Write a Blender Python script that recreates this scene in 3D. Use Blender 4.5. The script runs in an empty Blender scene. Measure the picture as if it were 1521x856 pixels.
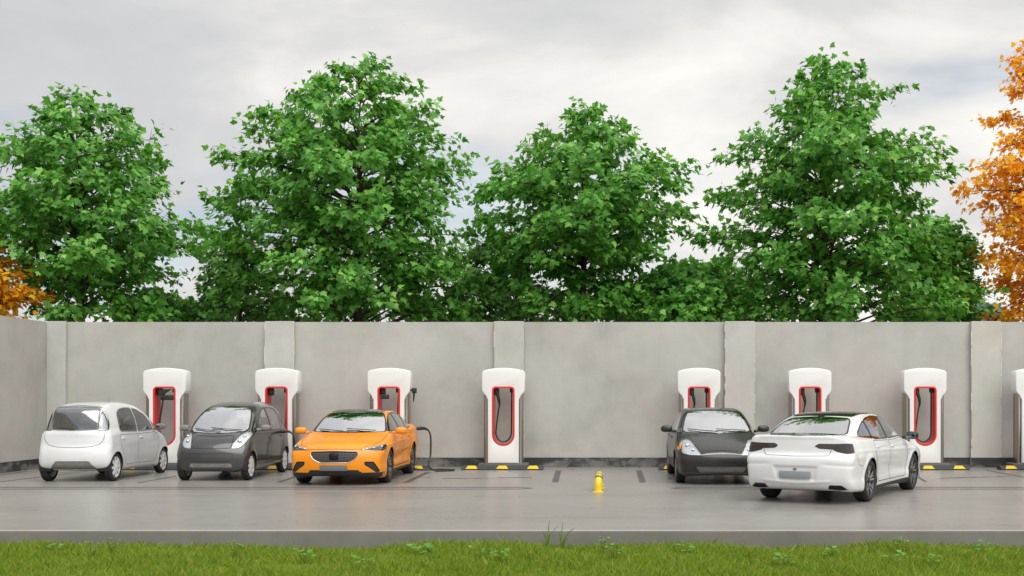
import bpy, bmesh, math, random
import numpy as np
from mathutils import Vector, Matrix
from mathutils.bvhtree import BVHTree
PI = math.pi
R = math.radians
scn = bpy.context.scene
COL = scn.collection

# ------------------------------------------------------------------ helpers
def link(o, parent=None):
    COL.objects.link(o)
    if parent is not None:
        o.parent = parent
    return o

def tag(o, label=None, cat=None, group=None, kind=None):
    if label: o['label'] = label
    if cat: o['category'] = cat
    if group: o['group'] = group
    if kind: o['kind'] = kind
    return o

def empty(name, loc=(0, 0, 0), rz=0.0):
    o = bpy.data.objects.new(name, None)
    o.location = loc
    o.rotation_euler = (0, 0, rz)
    o.empty_display_size = 0.3
    return link(o)

def children(o):
    return [c for c in bpy.data.objects if c.parent == o]

def copy_tree(o, parent=None):
    c = o.copy()
    link(c, parent)
    for ch in children(o):
        copy_tree(ch, c)
    return c

def np_mesh(name, V, Q, mat, parent=None, normals=None, smooth=True, matidx=None, mats=None):
    """V (n,3), Q list/array of equal-size polygons"""
    me = bpy.data.meshes.new(name)
    V = np.asarray(V, dtype=np.float32)
    Q = np.asarray(Q, dtype=np.int32)
    k = Q.shape[1]
    me.vertices.add(len(V)); me.vertices.foreach_set('co', V.ravel())
    me.loops.add(Q.size); me.loops.foreach_set('vertex_index', Q.ravel())
    me.polygons.add(len(Q))
    me.polygons.foreach_set('loop_start', np.arange(0, Q.size, k, dtype=np.int32))
    me.polygons.foreach_set('use_smooth', np.full(len(Q), smooth, dtype=bool))
    for m in (mats or [mat]): me.materials.append(m)
    if matidx is not None: me.polygons.foreach_set('material_index', np.asarray(matidx, dtype=np.int32))
    me.update(calc_edges=True)
    if normals is not None:
        me.normals_split_custom_set_from_vertices([tuple(n) for n in normals])
    return link(bpy.data.objects.new(name, me), parent)

class MB:
    """collects shapes and links them as one mesh object"""
    def __init__(s): s.b = bmesh.new()
    def box(s, c, d, bev=0.0, seg=2, rot=None):
        m = Matrix.Translation(c) @ (rot.to_4x4() if rot else Matrix.Identity(4)) @ Matrix.Diagonal((d[0], d[1], d[2], 1))
        t = bmesh.new(); bmesh.ops.create_cube(t, size=1, matrix=m)
        if bev > 0: bmesh.ops.bevel(t, geom=t.edges[:], offset=bev, segments=seg, affect='EDGES', profile=0.5)
        s._merge(t); return s
    def _merge(s, t):
        me = bpy.data.meshes.new('tmp'); t.to_mesh(me); t.free(); s.b.from_mesh(me); bpy.data.meshes.remove(me)
    def tube(s, pts, r, n=8, cap=True):
        pts = [Vector(p) for p in pts]
        rr = r if isinstance(r, (list, tuple)) else [r] * len(pts)
        rings = []; up = None
        for i, p in enumerate(pts):
            t = (pts[min(i + 1, len(pts) - 1)] - pts[max(i - 1, 0)])
            t = t.normalized() if t.length > 1e-9 else Vector((0, 0, 1))
            if up is None:
                up = Vector((0, 0, 1)) if abs(t.z) < .9 else Vector((1, 0, 0))
            a = t.cross(up)
            if a.length < 1e-6: a = t.orthogonal()
            a.normalize(); b = a.cross(t).normalized(); up = b
            rings.append([s.b.verts.new(p + (a * math.cos(2 * PI * k / n) + b * math.sin(2 * PI * k / n)) * rr[i]) for k in range(n)])
        for i in range(len(rings) - 1):
            for k in range(n):
                s.b.faces.new((rings[i][k], rings[i][(k + 1) % n], rings[i + 1][(k + 1) % n], rings[i + 1][k]))
        if cap:
            s.b.faces.new(rings[0][::-1]); s.b.faces.new(rings[-1])
        return s
    def lathe(s, prof, axis='y', n=32, c=(0, 0, 0)):
        """prof: (radius, offset along axis)"""
        rings = []
        for (r, h) in prof:
            ring = []
            for k in range(n):
                a = 2 * PI * k / n
                if axis == 'y': v = (c[0] + r * math.cos(a), c[1] + h, c[2] + r * math.sin(a))
                else: v = (c[0] + r * math.cos(a), c[1] + r * math.sin(a), c[2] + h)
                ring.append(s.b.verts.new(v))
            rings.append(ring)
        for i in range(len(rings) - 1):
            for k in range(n):
                s.b.faces.new((rings[i][k], rings[i][(k + 1) % n], rings[i + 1][(k + 1) % n], rings[i + 1][k]))
        return s
    def ell(s, c, d, p=1.0, seg=20, rot=None):
        """rounded blob (superellipsoid), d = half sizes"""
        t = bmesh.new(); bmesh.ops.create_uvsphere(t, u_segments=seg, v_segments=seg // 2 + 2, radius=1)
        for v in t.verts:
            q = Vector([math.copysign(abs(x) ** p, x) for x in v.co])
            q = Vector((q.x * d[0], q.y * d[1], q.z * d[2]))
            if rot: q = rot @ q
            v.co = q + Vector(c)
        s._merge(t); return s
    def prism(s, pts, axis, a, b):
        """2D outline extruded between a and b along axis; pts in the other two axes (in order)"""
        def P(p, h):
            return {'x': (h, p[0], p[1]), 'y': (p[0], h, p[1]), 'z': (p[0], p[1], h)}[axis]
        A = [s.b.verts.new(P(p, a)) for p in pts]; B = [s.b.verts.new(P(p, b)) for p in pts]
        n = len(pts)
        s.b.faces.new(A); s.b.faces.new(B[::-1])
        for i in range(n): s.b.faces.new((A[i], B[i], B[(i + 1) % n], A[(i + 1) % n]))
        return s
    def face(s, pts):
        s.b.faces.new([s.b.verts.new(p) for p in pts]); return s
    def build(s, name, mat, parent=None, smooth=True, angle=40):
        bmesh.ops.recalc_face_normals(s.b, faces=s.b.faces[:])
        me = bpy.data.meshes.new(name)
        if smooth:
            for f in s.b.faces: f.smooth = True
            for e in s.b.edges:
                if len(e.link_faces) == 2 and e.calc_face_angle(0) > R(angle): e.smooth = False
        s.b.to_mesh(me); s.b.free(); me.materials.append(mat)
        return link(bpy.data.objects.new(name, me), parent)

def crv(name, outlines, depth, bevel, mat, parent=None, place=None):
    """flat outlines (first outer, then holes) in x,z extruded along y by +-depth, bevelled; baked to one mesh"""
    cu = bpy.data.curves.new('c', 'CURVE'); cu.dimensions = '2D'; cu.fill_mode = 'BOTH'
    cu.extrude = depth; cu.bevel_depth = bevel; cu.bevel_resolution = 2
    for o in outlines:
        sp = cu.splines.new('POLY'); sp.points.add(len(o) - 1)
        for i, p in enumerate(o): sp.points[i].co = (p[0], p[1], 0, 1)
        sp.use_cyclic_u = True
    t = bpy.data.objects.new('c', cu); COL.objects.link(t)
    dg = bpy.context.evaluated_depsgraph_get(); dg.update()
    me = bpy.data.meshes.new_from_object(t.evaluated_get(dg))
    bpy.data.objects.remove(t)
    bm = bmesh.new(); bm.from_mesh(me); bmesh.ops.remove_doubles(bm, verts=bm.verts[:], dist=1e-5)
    bmesh.ops.transform(bm, matrix=(place or Matrix.Identity(4)) @ Matrix.Rotation(PI / 2, 4, 'X'), verts=bm.verts[:])
    for v in bm.verts: pass
    s = MB(); s.b.free(); s.b = bm
    me.materials.clear()
    return s.build(name, mat, parent)

# ------------------------------------------------------------------ materials
def new_mat(name):
    m = bpy.data.materials.new(name); m.use_nodes = True
    nt = m.node_tree; nt.nodes.clear()
    out = nt.nodes.new('ShaderNodeOutputMaterial')
    return m, nt, out

def N(nt, t, **kw):
    n = nt.nodes.new(t)
    for k, v in kw.items():
        if k.startswith('i_'): n.inputs[k[2:].replace('_', ' ')].default_value = v
        else: setattr(n, k, v)
    return n

def ramp(nt, src, stops, out='Color'):
    r = nt.nodes.new('ShaderNodeValToRGB')
    el = r.color_ramp.elements
    while len(el) < len(stops): el.new(0.5)
    for e, (p, c) in zip(el, stops):
        e.position = p; e.color = (c[0], c[1], c[2], 1) if isinstance(c, (tuple, list)) else (c, c, c, 1)
    nt.links.new(src, r.inputs[0])
    return r.outputs['Color']

def noise(nt, scale, detail=4, rough=.55, vec=None, dist=0.0):
    n = nt.nodes.new('ShaderNodeTexNoise')
    n.inputs['Scale'].default_value = scale; n.inputs['Detail'].default_value = detail
    n.inputs['Roughness'].default_value = rough; n.inputs['Distortion'].default_value = dist
    if vec is None:
        vec = nt.nodes.new('ShaderNodeTexCoord').outputs['Object']
    nt.links.new(vec, n.inputs['Vector'])
    return n.outputs['Fac']

def mapped(nt, scale=(1, 1, 1), loc=(0, 0, 0), coord='Object'):
    tc = nt.nodes.new('ShaderNodeTexCoord'); mp = nt.nodes.new('ShaderNodeMapping')
    mp.inputs['Scale'].default_value = scale; mp.inputs['Location'].default_value = loc
    nt.links.new(tc.outputs[coord], mp.inputs['Vector'])
    return mp.outputs['Vector']

def mixc(nt, fac, a, b, mode='MIX'):
    m = nt.nodes.new('ShaderNodeMix'); m.data_type = 'RGBA'; m.blend_type = mode
    if isinstance(fac, (int, float)): m.inputs[0].default_value = fac
    else: nt.links.new(fac, m.inputs[0])
    for i, v in ((6, a), (7, b)):
        if isinstance(v, (tuple, list)): m.inputs[i].default_value = (v[0], v[1], v[2], 1)
        else: nt.links.new(v, m.inputs[i])
    return m.outputs[2]

def math_(nt, op, a, b=None, clamp=False):
    m = nt.nodes.new('ShaderNodeMath'); m.operation = op; m.use_clamp = clamp
    for i, v in ((0, a), (1, b)):
        if v is None: continue
        if isinstance(v, (int, float)): m.inputs[i].default_value = v
        else: nt.links.new(v, m.inputs[i])
    return m.outputs[0]

def bump(nt, h, strength=.3, dist=.01):
    b = nt.nodes.new('ShaderNodeBump'); b.inputs['Strength'].default_value = strength
    b.inputs['Distance'].default_value = dist; nt.links.new(h, b.inputs['Height'])
    return b.outputs['Normal']

def pbr(name, col, rough=.5, metal=0.0, coat=0.0, var=0.0, vscale=6, spec=.5, bmp=0.0, bscale=40, coatr=.05, rvar=0.0):
    m, nt, out = new_mat(name)
    p = nt.nodes.new('ShaderNodeBsdfPrincipled')
    p.inputs['Base Color'].default_value = (*col, 1); p.inputs['Roughness'].default_value = rough
    p.inputs['Metallic'].default_value = metal; p.inputs['Coat Weight'].default_value = coat
    p.inputs['Coat Roughness'].default_value = coatr; p.inputs['Specular IOR Level'].default_value = spec
    if var > 0:
        f = noise(nt, vscale)
        c = ramp(nt, f, [(.3, [v * (1 - var) for v in col]), (.7, [min(1, v * (1 + var)) for v in col])])
        nt.links.new(c, p.inputs['Base Color'])
    if rvar > 0:
        f = noise(nt, vscale * 2.3)
        nt.links.new(ramp(nt, f, [(.3, max(0, rough - rvar)), (.7, min(1, rough + rvar))]), p.inputs['Roughness'])
    if bmp > 0:
        nt.links.new(bump(nt, noise(nt, bscale), bmp), p.inputs['Normal'])
    nt.links.new(p.outputs[0], out.inputs[0])
    return m

def glass_mat(name, tint=(.75, .78, .76), refl=1.0, base=.03):
    m, nt, out = new_mat(name)
    tr = N(nt, 'ShaderNodeBsdfTransparent'); tr.inputs[0].default_value = (*tint, 1)
    gl = N(nt, 'ShaderNodeBsdfGlossy'); gl.inputs['Roughness'].default_value = .02
    gl.inputs['Color'].default_value = (.95, .96, 1, 1)
    fr = N(nt, 'ShaderNodeFresnel'); fr.inputs['IOR'].default_value = 1.52
    geo = N(nt, 'ShaderNodeNewGeometry')
    # fresnel seen from both sides of the pane
    f = math_(nt, 'ADD', math_(nt, 'MULTIPLY', fr.outputs[0], 1.7 * refl), base, clamp=True)
    mx = N(nt, 'ShaderNodeMixShader'); nt.links.new(f, mx.inputs[0])
    nt.links.new(tr.outputs[0], mx.inputs[1]); nt.links.new(gl.outputs[0], mx.inputs[2])
    nt.links.new(mx.outputs[0], out.inputs[0])
    return m

def paint(name, col, rough=.35, metal=0.0, coat=1.0, coatr=.03, dirt=.04):
    m, nt, out = new_mat(name)
    p = N(nt, 'ShaderNodeBsdfPrincipled')
    f = noise(nt, 1.7, 3)
    c = ramp(nt, f, [(.3, [v * (1 - dirt) for v in col]), (.7, [min(1, v * (1 + dirt)) for v in col])])
    nt.links.new(c, p.inputs['Base Color'])
    p.inputs['Metallic'].default_value = metal; p.inputs['Roughness'].default_value = rough
    p.inputs['Coat Weight'].default_value = coat
    nt.links.new(ramp(nt, noise(nt, 3.1, 4), [(.35, coatr), (.75, coatr + .06)]), p.inputs['Coat Roughness'])
    nt.links.new(p.outputs[0], out.inputs[0])
    return m

M = {}
M['orange_paint'] = paint('orange_paint', (.84, .27, .0015), .38, 0, coat=.3)
M['white_paint'] = paint('white_paint', (.73, .74, .745), .35)
M['silver_white_paint'] = paint('pearl_white_paint', (.72, .735, .75), .4, .1)
M['dark_paint'] = paint('graphite_paint', (.06, .061, .063), .35, .55, coatr=.06)
M['black_paint'] = paint('black_paint', (.009, .009, .0095), .45, 0, coat=.55, coatr=.10)
M['black_gloss'] = pbr('black_gloss', (.006, .006, .007), .16, spec=.4)
M['cover_silver'] = pbr('wheel_cover_silver', (.78, .79, .80), .35, .15)
M['black_plastic'] = pbr('black_plastic', (.02, .02, .021), .5, rvar=.1)
M['seam'] = pbr('panel_gap', (.012, .012, .012), .7)
M['seam_light'] = pbr('panel_gap_light', (.10, .10, .10), .7)
M['rubber'] = pbr('tyre_rubber', (.022, .022, .023), .75, var=.2, vscale=20)
M['tub'] = pbr('interior_trim', (.035, .034, .034), .8, var=.15, vscale=9)
M['tub_light'] = pbr('interior_trim_light', (.22, .215, .20), .8, var=.1, vscale=9)
M['seat'] = pbr('seat_fabric', (.055, .055, .058), .85, var=.2, vscale=14)
M['seat_light'] = pbr('seat_fabric_light', (.26, .25, .24), .85, var=.1, vscale=14)
M['chrome'] = pbr('chrome', (.66, .67, .68), .22, 1.0)
M['mirror_glass'] = pbr('mirror_glass', (.22, .22, .23), .06, 1.0)
M['reflector'] = pbr('lamp_reflector', (.75, .77, .8), .22, .85, bmp=.5, bscale=26)
M['reflector_dark'] = pbr('lamp_reflector_dark', (.14, .145, .15), .2, .85, bmp=.4, bscale=22)
M['lamp_white'] = pbr('lamp_bowl_white', (.78, .8, .82), .25, .25, bmp=.5, bscale=30)
M['amber'] = pbr('amber_lens', (.75, .3, .04), .2, coat=.5)
M['tail_red'] = pbr('tail_lamp_smoke', (.045, .012, .011), .12, coat=1.0)
M['tail_dark'] = pbr('tail_lamp_dark', (.022, .020, .021), .1, coat=1.0, var=.3, vscale=12)
M['alloy'] = pbr('alloy', (.62, .63, .645), .3, .6, rvar=.06)
M['alloy_dark'] = pbr('alloy_dark', (.05, .05, .052), .3, .6)
M['alloy_cut'] = pbr('alloy_machined', (.55, .54, .53), .22, .9)
M['plate'] = pbr('plate_blank', (.13, .135, .14), .45, var=.05)
M['plate_light'] = pbr('plate_blank_light', (.24, .265, .285), .4, var=.05)
M['grey_trim'] = pbr('grey_trim', (.20, .20, .195), .5, var=.06)
M['glass'] = glass_mat('clear_glass', (.74, .76, .74), 1.1, .08)
M['glass_dark'] = glass_mat('tinted_glass', (.30, .30, .30), 1.15)
M['glass_mid'] = glass_mat('side_glass', (.52, .54, .53), 1.1)
M['glass_coated'] = glass_mat('coated_windshield_glass', (.74, .77, .75), 1.2, .36)
M['glass_rear'] = glass_mat('coated_rear_glass', (.70, .73, .72), 1.2, .18)
M['lens'] = glass_mat('lamp_lens', (.93, .94, .95), .8)
M['dark_bonnet'] = paint('bonnet_graphite', (.04, .041, .044), .3, .5)
M['glass_hatch'] = glass_mat('light_windshield_glass', (.84, .86, .84), 1.1, .32)
M['grille_grey'] = pbr('grille_bar_grey', (.11, .11, .11), .4, .3)
# ------------------------------------------------------------------ car bodies: implicit solids, meshed and cut into panels
def smooth_poly(pts, it=2, closed=True):
    P = [tuple(p) for p in pts]
    for _ in range(it):
        Q = []
        n = len(P)
        for i in range(n if closed else n - 1):
            a = P[i]; b = P[(i + 1) % n]
            Q.append((a[0] * .75 + b[0] * .25, a[1] * .75 + b[1] * .25)); Q.append((a[0] * .25 + b[0] * .75, a[1] * .25 + b[1] * .75))
        if not closed: Q = [P[0]] + Q + [P[-1]]
        P = Q
    return P

def round_poly(pts, r=.04, n=3):
    """rounds each corner by at most r"""
    out = []; m = len(pts)
    for i in range(m):
        p = np.array(pts[i], float); a = np.array(pts[i - 1], float); b = np.array(pts[(i + 1) % m], float)
        da = np.linalg.norm(a - p); db = np.linalg.norm(b - p)
        rr = min(r, da * .45, db * .45)
        s = p + (a - p) / da * rr; e = p + (b - p) / db * rr
        for k in range(n + 1):
            t = k / n
            out.append(tuple((1 - t) ** 2 * s + 2 * t * (1 - t) * p + t * t * e))
    return out

def sd_poly(px, pz, poly):
    d = np.full(px.shape, 1e9); ins = np.zeros(px.shape, bool)
    n = len(poly)
    for i in range(n):
        ax, az = poly[i]; bx, bz = poly[(i + 1) % n]
        ex, ez = bx - ax, bz - az; wx, wz = px - ax, pz - az
        t = np.clip((wx * ex + wz * ez) / (ex * ex + ez * ez + 1e-12), 0, 1)
        d = np.minimum(d, (wx - ex * t) ** 2 + (wz - ez * t) ** 2)
        if abs(ez) > 1e-12:
            c = ((az <= pz) != (bz <= pz)) & (px < ax + ex * (pz - az) / ez)
            ins ^= c
    d = np.sqrt(d)
    return np.where(ins, -d, d)

class SD2:
    def __init__(s, poly, x0, x1, z0, z1, h=.012, blur=2):
        s.x0, s.z0, s.h = x0, z0, h
        X = np.arange(x0, x1, h); Z = np.arange(z0, z1, h)
        g = sd_poly(*np.meshgrid(X, Z, indexing='ij'), poly)
        for _ in range(blur):
            p = np.pad(g, 1, mode='edge')
            g = (p[:-2, 1:-1] + 2 * p[1:-1, 1:-1] + p[2:, 1:-1]) / 4
            p = np.pad(g, 1, mode='edge')
            g = (p[1:-1, :-2] + 2 * p[1:-1, 1:-1] + p[1:-1, 2:]) / 4
        s.g = g
    def __call__(s, x, z):
        u = np.clip((x - s.x0) / s.h, 0, s.g.shape[0] - 1.001); v = np.clip((z - s.z0) / s.h, 0, s.g.shape[1] - 1.001)
        i = u.astype(int); j = v.astype(int); a = u - i; b = v - j
        g = s.g
        return (g[i, j] * (1 - a) + g[i + 1, j] * a) * (1 - b) + (g[i, j + 1] * (1 - a) + g[i + 1, j + 1] * a) * b

def curve1(pts, sm=.06):
    """smoothed piecewise-linear function"""
    xs = np.array([p[0] for p in pts], float); ys = np.array([p[1] for p in pts], float)
    X = np.linspace(xs[0] - .5, xs[-1] + .5, 800); Y = np.interp(X, xs, ys)
    dx = X[1] - X[0]; k = max(1, int(sm / dx)); ker = np.hanning(2 * k + 3)[1:-1]; ker /= ker.sum()
    Y = np.convolve(np.pad(Y, len(ker) // 2, mode='edge'), ker, mode='valid')
    return lambda v: np.interp(v, X, Y)

def smax(a, b, k):
    h = np.maximum(k - np.abs(a - b), 0) / k
    return np.maximum(a, b) + h * h * k * .25
def smin(a, b, k): return -smax(-a, -b, k)
def sstep(a, b, x):
    t = np.clip((x - a) / (b - a), 0, 1); return t * t * (3 - 2 * t)

def make_F(c):
    x0, x1 = c['x0'] - .3, c['x1'] + .3
    PL = SD2(smooth_poly(c['lower'], 2), x0, x1, -.3, 2.0)
    PG = SD2(smooth_poly(c['upper'], 2), x0, x1, -.3, 2.2)
    wx = curve1(c['plan'], c.get('plan_s', .15)); wz = curve1(c['sect'], .05)
    gx = curve1(c['gplan'], .2); gz = curve1(c['gsect'], .08)
    bf, br, gf, gr = c['bow']; hc, rc = c['crown']; rl, rg, ru = c['radii']
    cf, cr = c.get('crown_fr', (1, 1))
    def F(x, y, z):
        ay = np.sqrt(y * y + 1e-4)
        f = sstep(.0, c['x1'] * .8, x); r = sstep(.0, -c['x0'] * .8, -x)
        b3 = ay ** 2.3
        xl = x + bf * b3 * f - br * b3 * r
        hcx = hc * (cf * f + cr * r + .0)
        zl = z + hcx * ay ** 3
        a = PL(xl, zl)
        w = wx(x) + wz(z)
        for ax_ in c['axles']:
            rr = np.sqrt((x - ax_) ** 2 + (z - c['wr']) ** 2)
            w = w + c['flare'] * np.exp(-((rr - c['arch'] - .01) / .055) ** 2) * sstep(0, .1, ay - .4)
        lb = smax(a, ay - w, rl)
        xg = x + gf * ay ** 2 * f - gr * ay ** 2 * r
        g = PG(xg, z + rc * ay ** 2.4)
        gh = smax(g, (ay - gx(x) - gz(z)) * .93, rg)
        f_ = smin(lb, gh, ru)
        if 'detail' in c: f_ = f_ + c['detail'](x, ay, z)
        return f_
    return F

def surface_nets(F, lo, hi, h):
    xs, ys, zs = [np.arange(lo[i], hi[i] + h, h) for i in range(3)]
    X, Y, Z = np.meshgrid(xs, ys, zs, indexing='ij')
    G = F(X.ravel(), Y.ravel(), Z.ravel()).reshape(X.shape)
    S = G < 0
    nx, ny, nz = G.shape
    acc = np.zeros((nx - 1, ny - 1, nz - 1, 3)); cnt = np.zeros((nx - 1, ny - 1, nz - 1))
    corners = [(i, j, k) for i in (0, 1) for j in (0, 1) for k in (0, 1)]
    def sub(A, c): return A[c[0]:nx - 1 + c[0], c[1]:ny - 1 + c[1], c[2]:nz - 1 + c[2]]
    for c in corners:
        for ax in range(3):
            if c[ax] == 1: continue
            d = list(c); d[ax] = 1; d = tuple(d)
            a, b = sub(G, c), sub(G, d); m = (a < 0) != (b < 0)
            t = np.where(m, a / np.where(m, a - b, 1), 0)
            p = [c[q] + (t if q == ax else 0) for q in range(3)]
            for q in range(3): acc[..., q] += np.where(m, p[q], 0)
            cnt += m
    cell = cnt > 0
    idx = -np.ones(cell.shape, int); idx[cell] = np.arange(cell.sum())
    ii = np.argwhere(cell)
    V = np.array(lo) + (ii + acc[cell] / cnt[cell][:, None]) * h
    quads = []
    for ax in range(3):
        sl0 = [slice(1, -1)] * 3; sl0[ax] = slice(0, -1); sl1 = list(sl0); sl1[ax] = slice(1, None)
        a, b = S[tuple(sl0)], S[tuple(sl1)]
        e = np.argwhere(a != b); flip = a[a != b]
        base = e.copy(); o = [q for q in range(3) if q != ax]
        for q in o: base[:, q] += 1
        def at(du, dv):
            c = base.copy(); c[:, o[0]] -= du; c[:, o[1]] -= dv
            return idx[c[:, 0], c[:, 1], c[:, 2]]
        q = np.stack([at(0, 0), at(1, 0), at(1, 1), at(0, 1)], 1)
        fl = flip if ax != 1 else ~flip
        q[~fl] = q[~fl][:, ::-1]
        quads.append(q)
    return V, np.concatenate(quads)

def grad(F, P, e=.012):
    g = np.zeros_like(P)
    for i in range(3):
        d = np.zeros(3); d[i] = e
        A = P + d; B = P - d
        g[:, i] = (F(A[:, 0], A[:, 1], A[:, 2]) - F(B[:, 0], B[:, 1], B[:, 2])) / (2 * e)
    return g

AX = {'side': (0, 2), 'front': (1, 2), 'rear': (1, 2), 'top': (0, 1)}
OUT = {'side': 1, 'front': 0, 'rear': 0, 'top': 2}

class Shell:
    def __init__(s, c, h=.02):
        s.c = c; s.F = make_F(c); s.h = h
        V, Q = surface_nets(s.F, (c['x0'] - .06, -c['hw'] - .08, .08), (c['x1'] + .06, c['hw'] + .08, c['top'] + .06), h)
        for _ in range(3):
            g = grad(s.F, V); f = s.F(V[:, 0], V[:, 1], V[:, 2])
            V = V - g * (f / np.maximum((g ** 2).sum(1), .2))[:, None]
        s.V, s.Q = V, Q; s.done = np.full(len(Q), '', dtype=object)
        s.bvh = BVHTree.FromPolygons([tuple(v) for v in V], [tuple(int(a) for a in q) for q in Q])
        s.renorm()
        fc = s.V[Q].mean(1); fn = s.Nv[Q].mean(1)
        e1 = V[Q[:, 1]] - V[Q[:, 0]]; e2 = V[Q[:, 3]] - V[Q[:, 0]]
        if (np.cross(e1, e2) * fn).sum(1).mean() < 0: s.Q = Q[:, ::-1].copy()
    def renorm(s):
        g = grad(s.F, s.V, .018); s.Nv = g / np.maximum(np.linalg.norm(g, axis=1), 1e-9)[:, None]
    def cond(s, P, Nn, proj, sgn, lim):
        if proj == 'side': m = (P[:, 1] * sgn > 0.3) & (Nn[:, 1] * sgn > .28)
        elif proj == 'front': m = (P[:, 0] > 0) & (Nn[:, 0] > .12)
        elif proj == 'rear': m = (P[:, 0] < 0) & (Nn[:, 0] < -.12)
        else: m = Nn[:, 2] > .3
        if lim is not None: m &= lim(P)
        return m
    def snap(s, proj, poly, sgn=1, lim=None, w=.6):
        a, b = AX[proj]; P = s.V[:, [a, b]]
        lo = np.min(poly, 0) - s.h; hi = np.max(poly, 0) + s.h
        m = s.cond(s.V, s.Nv, proj, sgn, lim) & (P >= lo).all(1) & (P <= hi).all(1)
        I = np.nonzero(m)[0]
        if len(I) == 0: return
        p = P[I]; best = np.full(len(I), 1e9); tgt = p.copy(); n = len(poly)
        for i in range(n):
            A = np.array(poly[i]); B = np.array(poly[(i + 1) % n]); e = B - A
            t = np.clip(((p - A) @ e) / (e @ e + 1e-12), 0, 1); q = A + t[:, None] * e
            d = np.linalg.norm(p - q, axis=1); k = d < best; best[k] = d[k]; tgt[k] = q[k]
        k = best < s.h * w
        I = I[k]; s.V[I, a] = tgt[k][:, 0]; s.V[I, b] = tgt[k][:, 1]
        o = OUT[proj]
        for _ in range(3):
            f = s.F(s.V[I, 0], s.V[I, 1], s.V[I, 2]); g = grad(s.F, s.V[I])[:, o]
            g = np.where(np.abs(g) < .25, np.sign(g + 1e-9) * .25, g)
            s.V[I, o] -= np.clip(f / g, -.015, .015)
    def region(s, name, proj, poly, sgn=1, lim=None, over=()):
        """marks the faces inside the outline; returns nothing, mesh() makes them"""
        fc = s.V[s.Q].mean(1); fn = s.Nv[s.Q].mean(1)
        a, b = AX[proj]
        m = s.cond(fc, fn, proj, sgn, lim)
        I = np.nonzero(m)[0]
        ins = sd_poly(fc[I, a], fc[I, b], [tuple(p) for p in poly]) < 0
        I = I[ins]
        free = np.array([(s.done[i] == '' or s.done[i] in over) for i in I], bool) if len(I) else np.zeros(0, bool)
        s.done[I[free]] = name
    def sub(s, name, off=0.0, flip=False):
        I = np.nonzero(np.isin(s.done.astype(str), [name] if isinstance(name, str) else list(name)))[0]
        q = s.Q[I]; u, inv = np.unique(q, return_inverse=True); inv = inv.reshape(q.shape)
        V = s.V[u] + s.Nv[u] * off; Nn = s.Nv[u]
        if flip: inv = inv[:, ::-1]; Nn = -Nn
        return V, inv, Nn
    def mesh(s, name, obname, mat, parent, off=0.0, flip=False):
        V, q, Nn = s.sub(name, off, flip)
        if len(q) == 0:
            print('EMPTY REGION', name); return None
        return np_mesh(obname, V, q, mat, parent, normals=Nn)
    def hit(s, proj, p, sgn=1):
        if proj == 'side': o = (p[0], 3 * sgn, p[1]); d = (0, -sgn, 0)
        elif proj == 'front': o = (5, p[0], p[1]); d = (-1, 0, 0)
        elif proj == 'rear': o = (-5, p[0], p[1]); d = (1, 0, 0)
        else: o = (p[0], p[1], 4); d = (0, 0, -1)
        loc, nn, i, dd = s.bvh.ray_cast(Vector(o), Vector(d))
        if loc is None: return None, None
        g = grad(s.F, np.array([loc]), .018)[0]; g = Vector(g).normalized()
        return loc, g
    def ribbon(s, mb, proj, pts, w=.008, off=.002, sgn=1, closed=False, step=.03, lift=0.0):
        P = []
        n = len(pts)
        for i in range(n if closed else n - 1):
            a = np.array(pts[i]); b = np.array(pts[(i + 1) % n]); L = np.linalg.norm(b - a); k = max(1, int(L / step))
            for j in range(k): P.append(a + (b - a) * j / k)
        if not closed: P.append(np.array(pts[-1]))
        H = [s.hit(proj, p, sgn) for p in P]
        H = [h for h in H if h[0] is not None]
        prev = None; first = None; m = len(H)
        for i in range(m):
            l, nn = H[i]
            t = H[(i + 1) % m if closed else min(i + 1, m - 1)][0] - H[(i - 1) if (closed or i > 0) else 0][0]
            if t.length < 1e-7: continue
            side = t.cross(nn).normalized() * w * .5
            c = l + nn * off
            cur = (mb.b.verts.new(c - side), mb.b.verts.new(c + nn * lift), mb.b.verts.new(c + side))
            if prev:
                mb.b.faces.new((prev[0], cur[0], cur[1], prev[1])); mb.b.faces.new((prev[1], cur[1], cur[2], prev[2]))
            else: first = cur
            prev = cur
        if closed and prev and first:
            mb.b.faces.new((prev[0], first[0], first[1], prev[1])); mb.b.faces.new((prev[1], first[1], first[2], prev[2]))
        return mb

def mirror_poly(p): return [(-a, b) for a, b in p]

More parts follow.
